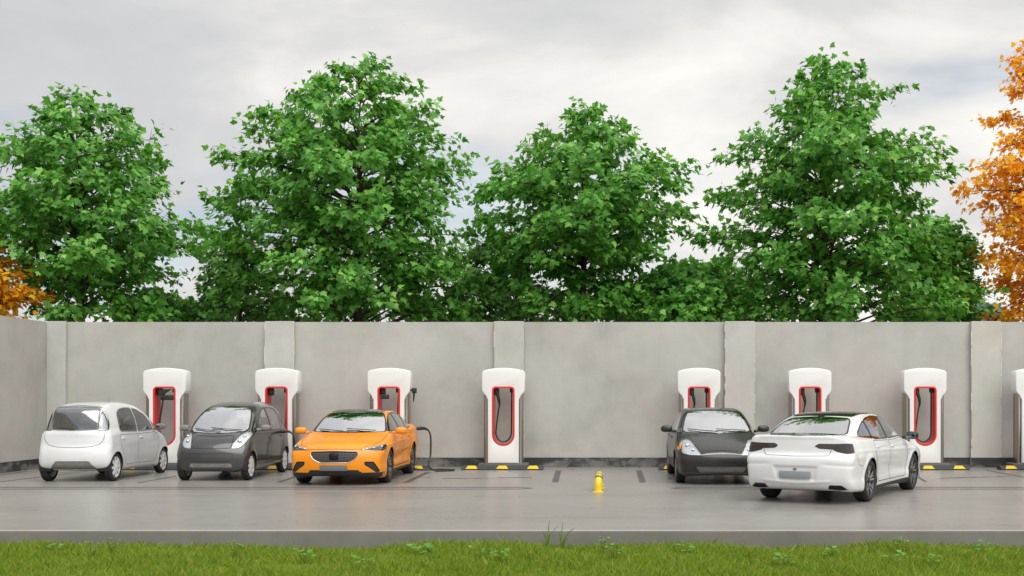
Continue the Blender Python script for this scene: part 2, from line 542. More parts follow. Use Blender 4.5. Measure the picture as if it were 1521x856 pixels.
# ------------------------------------------------------------------ wheels and fittings
def make_wheel(parent, loc, out, r, w, rim, style, steer=0.0):
    """out=+1 outer face towards +y"""
    h = empty('wheel', loc); h.parent = parent; h.rotation_euler = (0, 0, steer)
    t = MB()
    s = w / 2
    prof = [(rim - .012, -s * .86), (rim + .008, -s * .97), (rim + (r - rim) * .5, -s), (r - .022, -s * .93), (r - .006, -s * .78), (r, -s * .55), (r, -s * .30)]
    for g in (-.25, .0, .25):
        prof += [(r, s * (g - .05)), (r - .008, s * (g - .035)), (r - .008, s * (g + .035)), (r, s * (g + .05))]
    prof += [(r, s * .55), (r - .006, s * .78), (r - .022, s * .93), (rim + (r - rim) * .5, s), (rim + .008, s * .97), (rim - .012, s * .86)]
    t.lathe(prof, n=48)
    t.build('tyre', M['rubber'], h, angle=30)
    o = out
    b = MB()
    # barrel and lip
    b.lathe([(rim + .004, -o * s * .9), (rim - .02, -o * s * .5), (rim - .03, o * s * .3), (rim - .022, o * s * .75), (rim - .004, o * s * .9), (rim + .01, o * s * .93), (rim + .01, o * s * .86)], n=48)
    face = []
    def spoke(a, r0, r1, w0, w1, y0, y1, skew=0.0, th=.02):
        ca, sa = math.cos(a), math.sin(a)
        a2 = a + skew
        c2, s2 = math.cos(a2), math.sin(a2)
        pts = [(r0 * ca - w0 * sa, r0 * sa + w0 * ca), (r0 * ca + w0 * sa, r0 * sa - w0 * ca), (r1 * c2 + w1 * s2, r1 * s2 - w1 * c2), (r1 * c2 - w1 * s2, r1 * s2 + w1 * c2)]
        ys = [y0, y0, y1, y1]
        A = [face_mb.b.verts.new((p[0], o * y, p[1])) for p, y in zip(pts, ys)]
        B = [face_mb.b.verts.new((p[0], o * (y - th), p[1])) for p, y in zip(pts, ys)]
        face_mb.b.faces.new(A); face_mb.b.faces.new(B[::-1])
        for i in range(4): face_mb.b.faces.new((A[i], B[i], B[(i + 1) % 4], A[(i + 1) % 4]))
    face_mb = MB()
    if style == 'twin':      # five Y spokes, machined face over dark barrel
        bar = b.build('rim', M['alloy_dark'], h)
        for k in range(5):
            a = 2 * PI * k / 5 + .3
            spoke(a + .10, .035, rim - .005, .020, .013, s * .62, s * .84, .17)
            spoke(a - .10, .035, rim - .005, .020, .013, s * .62, s * .84, -.17)
            spoke(a, rim * .45, rim - .005, .007, .010, s * .60, s * .80, .0)
        face_mb.build('spokes', M['alloy_cut'], h, angle=20)
        d = MB()
        for k in range(5):
            a = 2 * PI * k / 5 + .3 + PI / 5
            tmp = face_mb; face_mb = d
            spoke(a, .05, rim * .55, .022, .006, s * .58, s * .66)
            face_mb = tmp
        d.build('spoke_infill', M['alloy_dark'], h, angle=20)
    elif style == 'cover':   # light cover with openings, city car
        b.build('rim', M['cover_silver'], h)
        for k in range(8):
            a = 2 * PI * k / 8
            spoke(a, .04, rim - .012, .030, .026, s * .88, s * .84, .10)
        face_mb.lathe([(rim - .022, o * s * .80), (rim - .002, o * s * .86), (rim + .008, o * s * .95)], n=40)
        face_mb.lathe([(.055, o * s * .80), (.06, o * s * .9), (.052, o * s * .96), (.0005, o * s * .98)], n=24)
        face_mb.build('wheel_cover', M['cover_silver'], h, angle=25)
        bd = MB().lathe([(.0005, o * s * .45), (rim - .03, o * s * .45)], n=32)
        bd.build('brake_disc', M['alloy_dark'], h)
    else:                    # seven flat spokes
        b.build('rim', M['alloy'], h)
        for k in range(7):
            a = 2 * PI * k / 7 + .2
            spoke(a, .035, rim - .008, .024, .024, s * .84, s * .80)
        face_mb.build('wheel_cover', M['alloy'], h, angle=25)
        MB().lathe([(.0005, o * s * .4), (rim - .03, o * s * .4)], n=32).build('brake_disc', M['alloy_dark'], h)
    if style != 'cover':
        MB().lathe([(.058, o * s * .5), (.055, o * s * .72), (.042, o * s * .80), (.0005, o * s * .82)], n=24).build('hub_cap', M['alloy_dark'] if style == 'twin' else M['alloy'], h)
        if style == 'twin':
            MB().lathe([(.03, o * s * .3), (rim * .8, o * s * .3), (rim * .8, o * s * .22)], n=32).build('brake_disc', M['alloy'], h)
    return h

def rbox(mb, c, d, bev, rot=None): return mb.box(c, d, bev, 3, rot)

def make_seat(parent, x, y, z0, fabric, rear=False, w=.5, top=1.13, bench=None):
    m = MB()
    ww = bench or w
    m.box((x, y, z0), (.5, ww, .16), .05, 3)
    m.box((x - .29, y, (z0 + top - .17) / 2 + .02), (.16, ww * .96, top - .17 - z0), .05, 3, Matrix.Rotation(-.22, 3, 'Y'))
    ys = [y] if not bench else [y - bench * .3, y + bench * .3]
    for q in ys:
        m.box((x - .39, q, top - .09), (.09, .24, .17), .035, 3, Matrix.Rotation(-.15, 3, 'Y'))
    return m.build('seat' if not bench else 'rear_seat', fabric, parent)

def interior(root, sh, c, fab, trim, wheel_side=1):
    """lining, floor, dash, seats, steering wheel"""
    b = MB()
    b.box(((c['dash'] + c['tail']) / 2, 0, .30), (c['dash'] - c['tail'], c['hw'] * 1.72, .06), .01)
    b.box((c['dash'] - .02, 0, (c['dashz'] + .3) / 2), (.34, c['hw'] * 1.66, c['dashz'] - .3), .06, 3)
    b.build('dashboard', trim, root)
    for s in (-1, 1): make_seat(root, c['seatx'], s * c['hw'] * .42, c['seatz'], fab, top=c['seattop'])
    make_seat(root, c['rseatx'], 0, c['seatz'], fab, bench=c['hw'] * 1.45, top=c['seattop'] - .03)
    st = MB(); n = 24; cx = c['dash'] - .26; cz = c['dashz'] + .02; cy = wheel_side * c['hw'] * .42
    pts = [(cx - .07 * math.sin(2 * PI * k / n) - .02, cy + .18 * math.cos(2 * PI * k / n), cz + .17 * math.sin(2 * PI * k / n)) for k in range(n + 1)]
    st.tube(pts, .014, 8); st.box((cx - .01, cy, cz), (.05, .34, .04), .01); st.box((cx + .1, cy, cz - .04), (.25, .05, .05), .01)
    st.build('steering_wheel', M['black_plastic'], root)

def arch_liner(root, ax, wr, r, hw, depth=.30):
    for s in (-1, 1):
        m = MB(); n = 20
        ring = []
        for k in range(n + 1):
            a = -.25 + (PI + .5) * k / n
            ring.append((ax + (r - .004) * math.cos(a), wr + (r - .004) * math.sin(a)))
        y0 = s * (hw - .035); y1 = s * (hw - depth)
        A = [m.b.verts.new((p[0], y0, p[1])) for p in ring]; B = [m.b.verts.new((p[0], y1, p[1])) for p in ring]
        for k in range(n): m.b.faces.new((A[k], A[k + 1], B[k + 1], B[k]))
        m.b.faces.new(B)
        m.build('arch_liner', M['seam'], root)

def plate_at(sh, root, proj, y, z, w, h, mat, off=.02, name='number_plate'):
    l, n = sh.hit(proj, (y, z))
    s = 1 if proj == 'front' else -1
    m = MB(); m.box((l.x + s * off, y, z), (.012, w, h), .004, 2); return m.build(name, mat, root)

def mirror(root, x, y, z, s, mat, glass_back=True, size=(.075, .11, .065), foot=None):
    m = MB(); m.ell((x, y, z), size, .72, 20, Matrix.Rotation(s * .15, 3, 'Z'))
    fx, fy, fz = foot or (x + .03, s * (abs(y) - size[1] - .06), z - .06)
    m.tube([(fx, fy, fz), (x + .01, y - s * size[1] * .5, z - size[2] * .5)], [.03, .022], 8)
    o = m.build('wing_mirror', mat, root)
    g = MB(); g.box((x - size[0] * .93, y, z), (.012, size[1] * 1.55, size[2] * 1.45), .004, 2); g.build('mirror_glass', M['mirror_glass'], o)
    return o

def handle(sh, root, x, z, s, mat, w=.17):
    l, n = sh.hit('side', (x, z), s)
    m = MB(); m.box((x, l.y + s * .018, z), (w, .02, .026), .009, 3)
    m.box((x - w * .4, l.y + s * .006, z), (.03, .03, .02), .004, 1); m.box((x + w * .4, l.y + s * .006, z), (.03, .03, .02), .004, 1)
    return m.build('door_handle', mat, root)

def wiper(sh, root, proj, pts, name='wiper'):
    m = MB(); P = []
    for p in pts:
        l, n = sh.hit(proj, p)
        if l is not None: P.append(l + n * .022)
    m.tube(P, .009, 6)
    return m.build(name, M['black_plastic'], root)
# ------------------------------------------------------------------ the three kinds of car
def car_common(c):
    sh = Shell(c)
    # wheel openings
    for ax in c['axles']:
        for s in (1, -1):
            n = 40; circ = [(ax + c['arch'] * math.cos(2 * PI * k / n), c['wr'] + c['arch'] * math.sin(2 * PI * k / n)) for k in range(n)]
            lim = lambda P, q=c['hw'] - .30: np.abs(P[:, 1]) > q
            a, b = 0, 2
            # snap all (also sill edge underneath)
            sh.snap('side', circ, s, lim)
            fc = sh.V[sh.Q].mean(1)
            m = ((fc[:, 0] - ax) ** 2 + (fc[:, 2] - c['wr']) ** 2 < c['arch'] ** 2) & (fc[:, 1] * s > c['hw'] - .30)
            sh.done[m] = 'hole'
    return sh

def apply_regions(sh, regs):
    for r in regs:
        name, proj, poly, sides = r[:4]; lim = r[4] if len(r) > 4 else None
        for s in sides:
            p = poly
            if proj in ('front', 'rear', 'top') and s < 0:
                p = [(-a, b) for a, b in poly] if proj != 'top' else [(a, -b) for a, b in poly]
            sh.snap(proj, p, s if proj == 'side' else 1, lim)
    sh.renorm()
    for r in regs:
        name, proj, poly, sides = r[:4]; lim = r[4] if len(r) > 4 else None
        for s in sides:
            p = poly
            if proj in ('front', 'rear', 'top') and s < 0:
                p = [(-a, b) for a, b in poly] if proj != 'top' else [(a, -b) for a, b in poly]
            nm = name if len(sides) == 1 else name + ('_l' if s > 0 else '_r')
            sh.region(nm, proj, p, s if proj == 'side' else 1, lim)

def shell_parts(sh, root, spec, lining, glassnames, paint_mat):
    """spec: region -> (object name, material, offset)"""
    sh.mesh('', 'body', paint_mat, root)
    for k, (nm, mat, off) in spec.items(): sh.mesh(k, nm, mat, root, off)
    names = set(sh.done.astype(str)) - set(glassnames) - {'hole'}
    V, q, Nn = sh.sub(sorted(names), -.014, True)
    np_mesh('inner_lining', V, q, lining, root, normals=Nn)

def gs(v, s): return np.exp(-(v / s) ** 2)
def sed_detail(x, ay, z):
    d = 0
    # plate recess and bumper shelf at the back
    back = 1 - sstep(-2.3, -2.15, x)
    d = d - .016 * (1 - sstep(-2.36, -2.28, x)) * gs(z - 1.075, .03) * (1 - sstep(.55, .72, ay))
    d = d + .022 * back * (1 - sstep(.30, .36, ay - (z - .47) * .25)) * sstep(.375, .40, z) * (1 - sstep(.58, .62, z))
    d = d - .012 * back * gs(z - .335 - .06 * ay, .02) * (1 - sstep(.5, .62, ay))
    d = d + .010 * back * gs(z - .66 + .05 * ay, .022) * sstep(.35, .55, ay)
    # bonnet creases
    hood = sstep(1.0, 1.2, x) * (1 - sstep(2.1, 2.25, x)) * sstep(.8, .86, z)
    d = d - .011 * hood * gs(ay - (.20 + (2.2 - x) * .30), .035) + .004 * hood * gs(ay - (.12 + (2.2 - x) * .24), .05)
    # flank: shoulder line and lower scoop
    fl = sstep(.7, .8, ay)
    d = d - .009 * fl * gs(z - (.80 - .02 * x), .022) * sstep(-2.2, -1.9, x) * (1 - sstep(1.6, 1.9, x))
    d = d + .018 * fl * gs(z - (.50 - .07 * x), .07) * sstep(-1.1, -.6, x) * (1 - sstep(.7, 1.05, x))
    return d
SED = dict(detail=sed_detail, x0=-2.50, x1=2.38, hw=.932, top=1.455, wr=.345, arch=.372, axles=(1.41, -1.41), flare=.016,
    lower=[(2.20, .17), (2.33, .20), (2.375, .32), (2.385, .48), (2.375, .60), (2.33, .715), (2.22, .79), (2.0, .85), (1.7, .905), (1.35, .955), (1.0, 1.00), (.4, 1.01), (-.3, 1.02), (-1.2, 1.05), (-1.9, 1.085), (-2.2, 1.105), (-2.40, 1.10), (-2.425, 1.06), (-2.43, .98), (-2.432, .90), (-2.436, .83), (-2.45, .795), (-2.50, .76), (-2.515, .72), (-2.518, .64), (-2.51, .50), (-2.48, .36), (-2.40, .24), (-2.2, .20), (-1, .17), (1, .17)],
    upper=[(1.22, .93), (1.02, 1.03), (.72, 1.19), (.42, 1.335), (.20, 1.405), (-.15, 1.447), (-.5, 1.455), (-.9, 1.435), (-1.25, 1.375), (-1.6, 1.28), (-1.95, 1.16), (-2.17, 1.085), (-2.3, 1.0), (-2.0, .8), (1.0, .8)],
    plan=[(-2.6, .84), (-2.3, .885), (-1.9, .915), (-1.4, .925), (-.8, .905), (0, .90), (.8, .908), (1.4, .925), (1.85, .915), (2.2, .87), (2.5, .80)],
    sect=[(.1, -.07), (.2, -.03), (.33, -.012), (.42, -.022), (.60, .0), (.74, .008), (.78, .004), (.90, -.02), (1.0, -.05), (1.1, -.09)],
    gplan=[(-2.3, .66), (-1.9, .75), (-1.3, .82), (-.5, .845), (.3, .83), (.9, .80), (1.3, .74)],
    gsect=[(.8, .04), (.95, .02), (1.05, -.02), (1.2, -.10), (1.35, -.19), (1.46, -.27)],
    bow=(.30, .20, .34, .34), crown=(.10, .085), crown_fr=(1.0, .35), radii=(.085, .08, .03),
    dash=.85, tail=-2.0, dashz=.92, seatx=.05, rseatx=-.85, seatz=.46, seattop=1.19)

def make_sedan(paint_mat, name, rear_plate, dark_roof=True):
    c = SED; sh = car_common(c); H = c
    rp = round_poly
    hi = lambda P: P[:, 2] > .9
    gl_f = rp([(.88, 1.015), (.62, 1.165), (.36, 1.285), (.10, 1.355), (-.08, 1.372), (-.13, 1.0)], .03)
    gl_r = rp([(-.19, 1.0), (-.14, 1.372), (-.45, 1.378), (-.80, 1.35), (-.98, 1.315), (-.99, 1.01)], .03)
    gl_q = rp([(-1.04, 1.02), (-1.03, 1.305), (-1.30, 1.23), (-1.56, 1.12), (-1.62, 1.055)], .035)
    door_f = [(.86, .30), (.93, .55), (.95, .86), (.90, .985), (-.155, .965), (-.17, .30)]
    door_r = [(-.17, .30), (-.155, .965), (-1.10, .985), (-1.12, .80), (-1.02, .62), (-.90, .42), (-.88, .30)]
    wind = rp([(-.735, 1.0), (0, .985), (.735, 1.0), (.655, 1.24), (.565, 1.372), (0, 1.405), (-.565, 1.372), (-.655, 1.24)], .05)
    rearw = rp([(-.66, 1.10), (0, 1.095), (.66, 1.10), (.56, 1.30), (.48, 1.352), (0, 1.378), (-.48, 1.352), (-.56, 1.30)], .05)
    roof = rp([(.19, -.545), (.24, 0), (.19, .545), (-.5, .585), (-1.12, .52), (-1.19, 0), (-1.12, -.52), (-.5, -.585)], .05)
    grille = rp([(-.46, .60), (-.44, .655), (0, .672), (.44, .655), (.46, .60), (.40, .51), (.27, .445), (-.27, .445), (-.40, .51)], .035)
    headl = rp([(.50, .678), (.52, .70), (.70, .745), (.90, .792), (.96, .79), (.955, .70), (.87, .665), (.68, .675)], .018)
    intake = rp([(.575, .46), (.74, .455), (.80, .36), (.845, .27), (.78, .262), (.67, .35), (.585, .40)], .02)
    lip = [(-1.0, .10), (-1.0, .255), (-.52, .25), (-.46, .305), (.46, .305), (.52, .25), (1.0, .255), (1.0, .10)]
    tail = rp([(.30, .925), (.36, .965), (.62, .965), (.80, .972), (.90, .96), (.97, .90), (.95, .835), (.80, .805), (.64, .84), (.58, .875), (.37, .885)], .02)
    exh = rp([(.50, .245), (.53, .315), (.72, .315), (.80, .245), (.70, .232)], .015)
    sill = [(-1.2, .12), (-1.2, .235), (1.2, .255), (1.2, .12)]
    apply_regions(sh, [
        ('wind', 'front', wind, (1,), hi), ('rearw', 'rear', rearw, (1,), hi),
        ('glf', 'side', gl_f, (1, -1), hi), ('glr', 'side', gl_r, (1, -1), hi), ('glq', 'side', gl_q, (1, -1), hi),
        ('roof', 'top', roof, (1,), lambda P: P[:, 2] > 1.25),
        ('grille', 'front', grille, (1,)), ('head', 'front', headl, (1, -1), lambda P: P[:, 0] > 1.75), ('intake', 'front', intake, (1, -1)),
        ('lip', 'front', lip, (1,), lambda P: P[:, 0] > 1.85),
        ('tail', 'rear', tail, (1, -1), lambda P: P[:, 0] < -1.95), ('exh', 'rear', exh, (1, -1)),
        ('doorf', 'side', door_f, (1, -1)), ('doorr', 'side', door_r, (1, -1)), ('sill', 'side', sill, (1, -1))])
    root = empty(name)
    spec = {'wind': ('windshield', M['glass_coated'], 0), 'rearw': ('rear_window', M['glass_rear'], 0)}
    for s in 'lr':
        spec['glf_' + s] = ('side_window', M['glass_dark'], 0); spec['glr_' + s] = ('side_window', M['glass_dark'], 0); spec['glq_' + s] = ('quarter_window', M['glass_dark'], 0)
        spec['doorf_' + s] = ('door', paint_mat, 0); spec['doorr_' + s] = ('door', paint_mat, 0)
        spec['sill_' + s] = ('sill_trim', M['black_plastic'], 0.003)
        spec['intake_' + s] = ('air_intake', M['black_plastic'], -.02); spec['exh_' + s] = ('exhaust_trim', M['black_gloss'], -.012)
    spec['roof'] = ('roof_panel', M['black_gloss'], 0.001)
    spec['grille'] = ('grille', M['black_plastic'], -.025); spec['lip'] = ('front_lip', M['black_plastic'], 0)
    glass = ['wind', 'rearw', 'glf_l', 'glf_r', 'glr_l', 'glr_r', 'glq_l', 'glq_r', 'head_l', 'head_r']
    shell_parts(sh, root, spec, M['tub'], glass, paint_mat)
    for s, k in ((1, 'l'), (-1, 'r')):
        hl = sh.mesh('head_' + k, 'headlight', M['lens'], root, .002)
        sh.mesh('head_' + k, 'reflector', M['reflector_dark'], hl, -.03)
        b = MB()
        for (y, z) in ((.60, .705), (.72, .722), (.84, .742)):
            l, n = sh.hit('front', (s * y, z))
            b.ell((l.x - .022, l.y, l.z), (.022, .028, .022), 1, 12)
        b.build('projector', M['chrome'], hl)
        st = MB(); sh.ribbon(st, 'front', [(s * .53, .695), (s * .70, .735), (s * .88, .775)], .014, -.004); st.build('light_strip', M['lamp_white'], hl)
        tl = sh.mesh('tail_' + k, 'tail_light', M['tail_dark'], root, .002)
        st = MB(); sh.ribbon(st, 'rear', [(s * .36, .905), (s * .6, .91), (s * .68, .87), (s * .86, .88)], .022, .0045); st.build('light_strip', M['tail_red'], tl)
        st = MB(); sh.ribbon(st, 'rear', exh, .014, .004, closed=True, lift=.006); st.build('exhaust_rim', M['chrome'] , tl if False else root)
        # intake blades
        st = MB()
        for z in (.30, .335, .37, .405):
            sh.ribbon(st, 'front', [(s * (.60 + (.40 - z) * .5), z), (s * (.74 + (.42 - z) * .5), z)], .010, -.012)
        st.build('intake_slats', M['alloy_dark'], root)
        sh_r = MB(); sh.ribbon(sh_r, 'front', [(p[0] * s, p[1]) for p in intake], .014, .001, closed=True, lift=.004); sh_r.build('intake_rim', M['black_gloss'] if s else None, root)
    # grille bars, rim, badge
    g = MB()
    for z in (.475, .505, .535, .565, .595, .625):
        hw = .44 if z > .53 else .30 + (z - .45) * 1.5
        sh.ribbon(g, 'front', [(-hw, z), (hw, z)], .007, -.010)
    for k in range(-7, 8):
        x_ = k * .055
        if abs(x_) > .09: sh.ribbon(g, 'front', [(x_, .47 if abs(x_) < .28 else .52), (x_ + .02, .64)], .006, -.013)
    g.build('grille_bars', M['grille_grey'], root)
    g = MB(); sh.ribbon(g, 'front', grille, .012, .003, closed=True, lift=.005); g.build('grille_rim', M['alloy_cut'], root)
    l, n = sh.hit('front', (0, .565)); g = MB(); g.box((l.x - .005, 0, .565), (.02, .17, .12), .02, 3); g.build('front_sensor_panel', M['black_gloss'], root)
    # seams
    sm = MB()
    for s in (1, -1):
        sh.ribbon(sm, 'side', door_f, .012, .002, s, True); sh.ribbon(sm, 'side', door_r, .012, .002, s, True)
        sh.ribbon(sm, 'side', [(1.78, .62), (1.95, .66)], .007, .002, s)
        sh.ribbon(sm, 'top', [(1.07, s * .80), (1.6, s * .79), (2.05, s * .70), (2.2, s * .55)], .010, .002)
        sh.ribbon(sm, 'side', [(-1.86, .60), (-2.05, .63), (-2.15, .80)], .008, .002, s)
        sh.ribbon(sm, 'rear', [(s * .56, .87), (s * .54, .80), (s * .50, .775), (0, .765)], .009, .002)
    sh.ribbon(sm, 'front', [(-.52, .70), (-.3, .70), (0, .705), (.3, .70), (.52, .70)], .010, .002)
    sm.build('panel_gaps', M['seam'] if paint_mat != M['white_paint'] else M['seam_light'], root)
    # window surrounds
    for s in (1, -1):
        fr = MB()
        for p in (gl_f, gl_r, gl_q): sh.ribbon(fr, 'side', p, .026, .003, s, True)
        sh.ribbon(fr, 'side', [(-.16, 1.0), (-.11, 1.372)], .07, .004, s); sh.ribbon(fr, 'side', [(-1.015, 1.02), (-1.005, 1.31)], .06, .004, s)
        fr.build('window_trim', M['black_gloss'], root)
    fr = MB(); sh.ribbon(fr, 'front', wind, .03, .002, 1, True); sh.ribbon(fr, 'rear', rearw, .03, .002, 1, True); fr.build('windshield_seal', M['black_gloss'], root)
    # tail spoiler lip highlight, diffuser, plates
    rear_black = MB(); sh.ribbon(rear_black, 'rear', [(-.66, .215), (0, .205), (.66, .215)], .05, .004, lift=.004); rear_black.build('rear_diffuser', M['black_plastic'], root)
    if rear_plate: plate_at(sh, root, 'rear', 0, .47, .52, .11, M['plate_light'])
    else: plate_at(sh, root, 'rear', 0, .47, .52, .11, M['plate_light'])
    plate_at(sh, root, 'front', 0, .345, .52, .11, M['plate'])
    cam = MB(); l, n = sh.hit('rear', (0, .56)); cam.box((l.x - .005, 0, .56), (.03, .05, .018), .004); cam.build('rear_camera', M['seam'], root)
    for ax in c['axles']:
        arch_liner(root, ax, c['wr'], c['arch'], c['hw'])
        for s in (1, -1): make_wheel(root, (ax, s * (.932 - .13), c['wr']), s, .345, .235, .262, 'twin')
    mm = M['black_gloss'] if rear_plate else paint_mat
    for s in (1, -1):
        mirror(root, .80, s * 1.03, 1.02, s, mm, size=(.075, .12, .07), foot=(.80, s * .86, .985))
        handle(sh, root, .0, .86, s, paint_mat); handle(sh, root, -.93, .875, s, paint_mat)
    wiper(sh, root, 'front', [(.55, 1.012), (.3, 1.03), (-.05, 1.05)]); wiper(sh, root, 'front', [(-.1, 1.0), (-.35, 1.02), (-.62, 1.04)])
    a = MB(); a.prism([(-1.27, 1.37), (-1.14, 1.395), (-1.26, 1.415)], 'y', -.014, .014); a.build('roof_antenna', M['black_gloss'], root)
    interior(root, sh, c, M['seat'], M['tub'])
    return root
CITY = dict(x0=-1.70, x1=1.70, hw=.745, top=1.61, wr=.287, arch=.312, axles=(1.275, -1.275), flare=.012,
    lower=[(1.52, .18), (1.64, .21), (1.685, .33), (1.70, .46), (1.685, .60), (1.63, .73), (1.54, .83), (1.40, .925), (1.22, .99), (.9, 1.03), (0, 1.04), (-1.0, 1.04), (-1.5, 1.04), (-1.62, 1.0), (-1.645, .86), (-1.655, .74), (-1.70, .62), (-1.715, .46), (-1.69, .33), (-1.62, .26), (-1.5, .22), (-1, .19), (1, .18)],
    upper=[(1.46, .88), (1.32, .98), (1.08, 1.15), (.80, 1.325), (.55, 1.445), (.30, 1.525), (0, 1.583), (-.4, 1.612), (-.8, 1.605), (-1.15, 1.57), (-1.40, 1.515), (-1.515, 1.45), (-1.565, 1.30), (-1.61, 1.10), (-1.63, .9), (-1.4, .7), (1.1, .8)],
    plan=[(-1.75, .70), (-1.5, .735), (-1.25, .74), (-.9, .725), (0, .725), (.9, .73), (1.275, .74), (1.5, .735), (1.75, .68)],
    sect=[(.15, -.06), (.25, -.02), (.36, -.005), (.5, .0), (.68, .004), (.80, -.005), (.95, -.025), (1.05, -.05)],
    gplan=[(-1.65, .60), (-1.4, .655), (-1.0, .695), (-.3, .71), (.5, .70), (1.0, .67), (1.45, .60)],
    gsect=[(.8, .01), (.95, .0), (1.1, -.02), (1.3, -.075), (1.5, -.16), (1.62, -.24)],
    bow=(.26, .20, .42, .26), crown=(.12, .10), crown_fr=(1.0, .2), radii=(.11, .11, .06),
    dash=.95, tail=-1.45, dashz=.93, seatx=.15, rseatx=-.75, seatz=.52, seattop=1.29)

def make_city(paint_mat, name, light=False):
    c = CITY; sh = car_common(c); rp = round_poly
    up = lambda P: P[:, 2] > .9
    gl_f = rp([(.73, 1.0), (.60, 1.175), (.38, 1.335), (.10, 1.435), (-.145, 1.475), (-.145, .985)], .04)
    gl_t = rp([(1.04, .985), (.78, 1.20), (.70, 1.20), (.81, .985)], .02)
    gl_r = rp([(-.20, .985), (-.20, 1.475), (-.50, 1.485), (-.80, 1.455), (-.975, 1.37), (-1.02, 1.20), (-1.03, 1.0)], .06)
    door_f = [(.80, .36), (.93, .52), (.98, .75), (.96, .90), (.78, .945), (-.165, .93), (-.175, .32), (.70, .30)]
    door_r = [(-.175, .32), (-.165, .93), (-1.08, .94), (-1.07, .72), (-.93, .54), (-.82, .38), (-.76, .31)]
    wind = rp([(-.60, 1.04), (-.52, .985), (0, .955), (.52, .985), (.60, 1.04), (.565, 1.25), (.49, 1.44), (.40, 1.485), (0, 1.52), (-.40, 1.485), (-.49, 1.44), (-.565, 1.25)], .05)
    bonnet = rp([(-.395, .67), (-.415, .79), (-.41, .88), (-.36, .92), (0, .905), (.36, .92), (.41, .88), (.415, .79), (.395, .67), (0, .655)], .02)
    headl = rp([(.405, .655), (.425, .79), (.50, .955), (.60, 1.01), (.685, .985), (.70, .90), (.645, .75), (.56, .67)], .035)
    grille = rp([(-.42, .265), (-.42, .37), (.42, .37), (.42, .265)], .02)
    rearw = rp([(-.455, 1.05), (0, 1.035), (.455, 1.05), (.465, 1.25), (.455, 1.46), (.40, 1.49), (0, 1.51), (-.40, 1.49), (-.455, 1.46), (-.465, 1.25)], .03)
    rlamp = rp([(.465, 1.03), (.475, 1.24), (.49, 1.40), (.52, 1.42), (.575, 1.32), (.62, 1.16), (.635, 1.035)], .02)
    insert = rp([(-.47, .26), (-.33, .42), (.33, .42), (.47, .26)], .02)
    roofl = lambda P: P[:, 2] > .88
    apply_regions(sh, [
        ('rlamp', 'rear', rlamp, (1, -1), lambda P: (P[:, 0] < -1.40) & (P[:, 2] > .95)), ('rearw', 'rear', rearw, (1,), lambda P: P[:, 0] < -1.25),
        ('wind', 'front', wind, (1,), roofl), ('head', 'front', headl, (1, -1), lambda P: P[:, 0] > 1.0), ('bonnet', 'front', bonnet, (1,), lambda P: P[:, 0] > 1.1),
        ('grille', 'front', grille, (1,)), ('insert', 'rear', insert, (1,)),
        ('glf', 'side', gl_f, (1, -1), up), ('glt', 'side', gl_t, (1, -1), up), ('glr', 'side', gl_r, (1, -1), up),
        ('doorf', 'side', door_f, (1, -1)), ('doorr', 'side', door_r, (1, -1))])
    root = empty(name)
    spec = {'wind': ('windshield', M['glass_coated'], 0), 'rearw': ('rear_window', M['glass_rear'], 0), 'bonnet': ('bonnet_panel', paint_mat if light else M['dark_bonnet'], 0),
            'grille': ('grille', M['grey_trim'], -.03), 'insert': ('bumper_insert', M['grey_trim'], -.02)}
    for s in 'lr':
        for g in ('glf_', 'glr_', 'glt_'): spec[g + s] = ('side_window' if g != 'glt_' else 'quarter_window', M['glass'], 0)
        spec['doorf_' + s] = ('door', paint_mat, 0); spec['doorr_' + s] = ('door', paint_mat, 0)
    glass = ['wind', 'rearw', 'head_l', 'head_r', 'rlamp_l', 'rlamp_r'] + [g + s for g in ('glf_', 'glr_', 'glt_') for s in 'lr']
    shell_parts(sh, root, spec, M['tub_light'] if light else M['tub_light'], glass, paint_mat)
    seam = M['seam_light'] if light else M['seam']
    for s, k in ((1, 'l'), (-1, 'r')):
        hl = sh.mesh('head_' + k, 'headlight', M['lens'], root, .002); sh.mesh('head_' + k, 'reflector', M['lamp_white'], hl, -.03)
        for (y, z, q) in ((.53, .80, .042), (.585, .90, .035)):
            l, n = sh.hit('front', (s * y, z)); b = MB(); b.ell((l.x - .03, l.y, l.z), (.03, q, q), 1, 14); b.build('bulb_housing', M['chrome'], hl)
        hr = MB(); sh.ribbon(hr, 'front', [(s * a, b) for a, b in headl], .008, .003, closed=True); hr.build('lamp_seal', seam, hl)
        tl = sh.mesh('rlamp_' + k, 'tail_light', M['lens'], root, .002); sh.mesh('rlamp_' + k, 'reflector', M['lamp_white'], tl, -.025)
        hr = MB(); sh.ribbon(hr, 'rear', [(s * a, b) for a, b in rlamp], .010, .003, closed=True); hr.build('lamp_seal', seam, tl)
    sm = MB()
    for s in (1, -1):
        sh.ribbon(sm, 'side', door_f, .008, .002, s, True); sh.ribbon(sm, 'side', door_r, .008, .002, s, True)
        sh.ribbon(sm, 'side', [(.70, 1.52), (.2, 1.50)], .006, .002, s)
    sh.ribbon(sm, 'front', bonnet, .010, .003, closed=True)
    sh.ribbon(sm, 'front', rp([(-.45, .56), (-.45, .50), (-.36, .40), (.36, .40), (.45, .50), (.45, .56)], .05), .007, .002, closed=True)
    sh.ribbon(sm, 'rear', rp([(-.60, 1.05), (-.60, .85), (-.50, .74), (-.3, .70), (0, .69), (.3, .70), (.50, .74), (.60, .85), (.60, 1.05)], .05), .010, .002)
    sm.build('panel_gaps', seam, root)
    for s in (1, -1):
        fr = MB()
        for p in (gl_f, gl_r, gl_t): sh.ribbon(fr, 'side', p, .02, .003, s, True)
        fr.build('window_trim', M['grey_trim'] if light else M['black_gloss'], root)
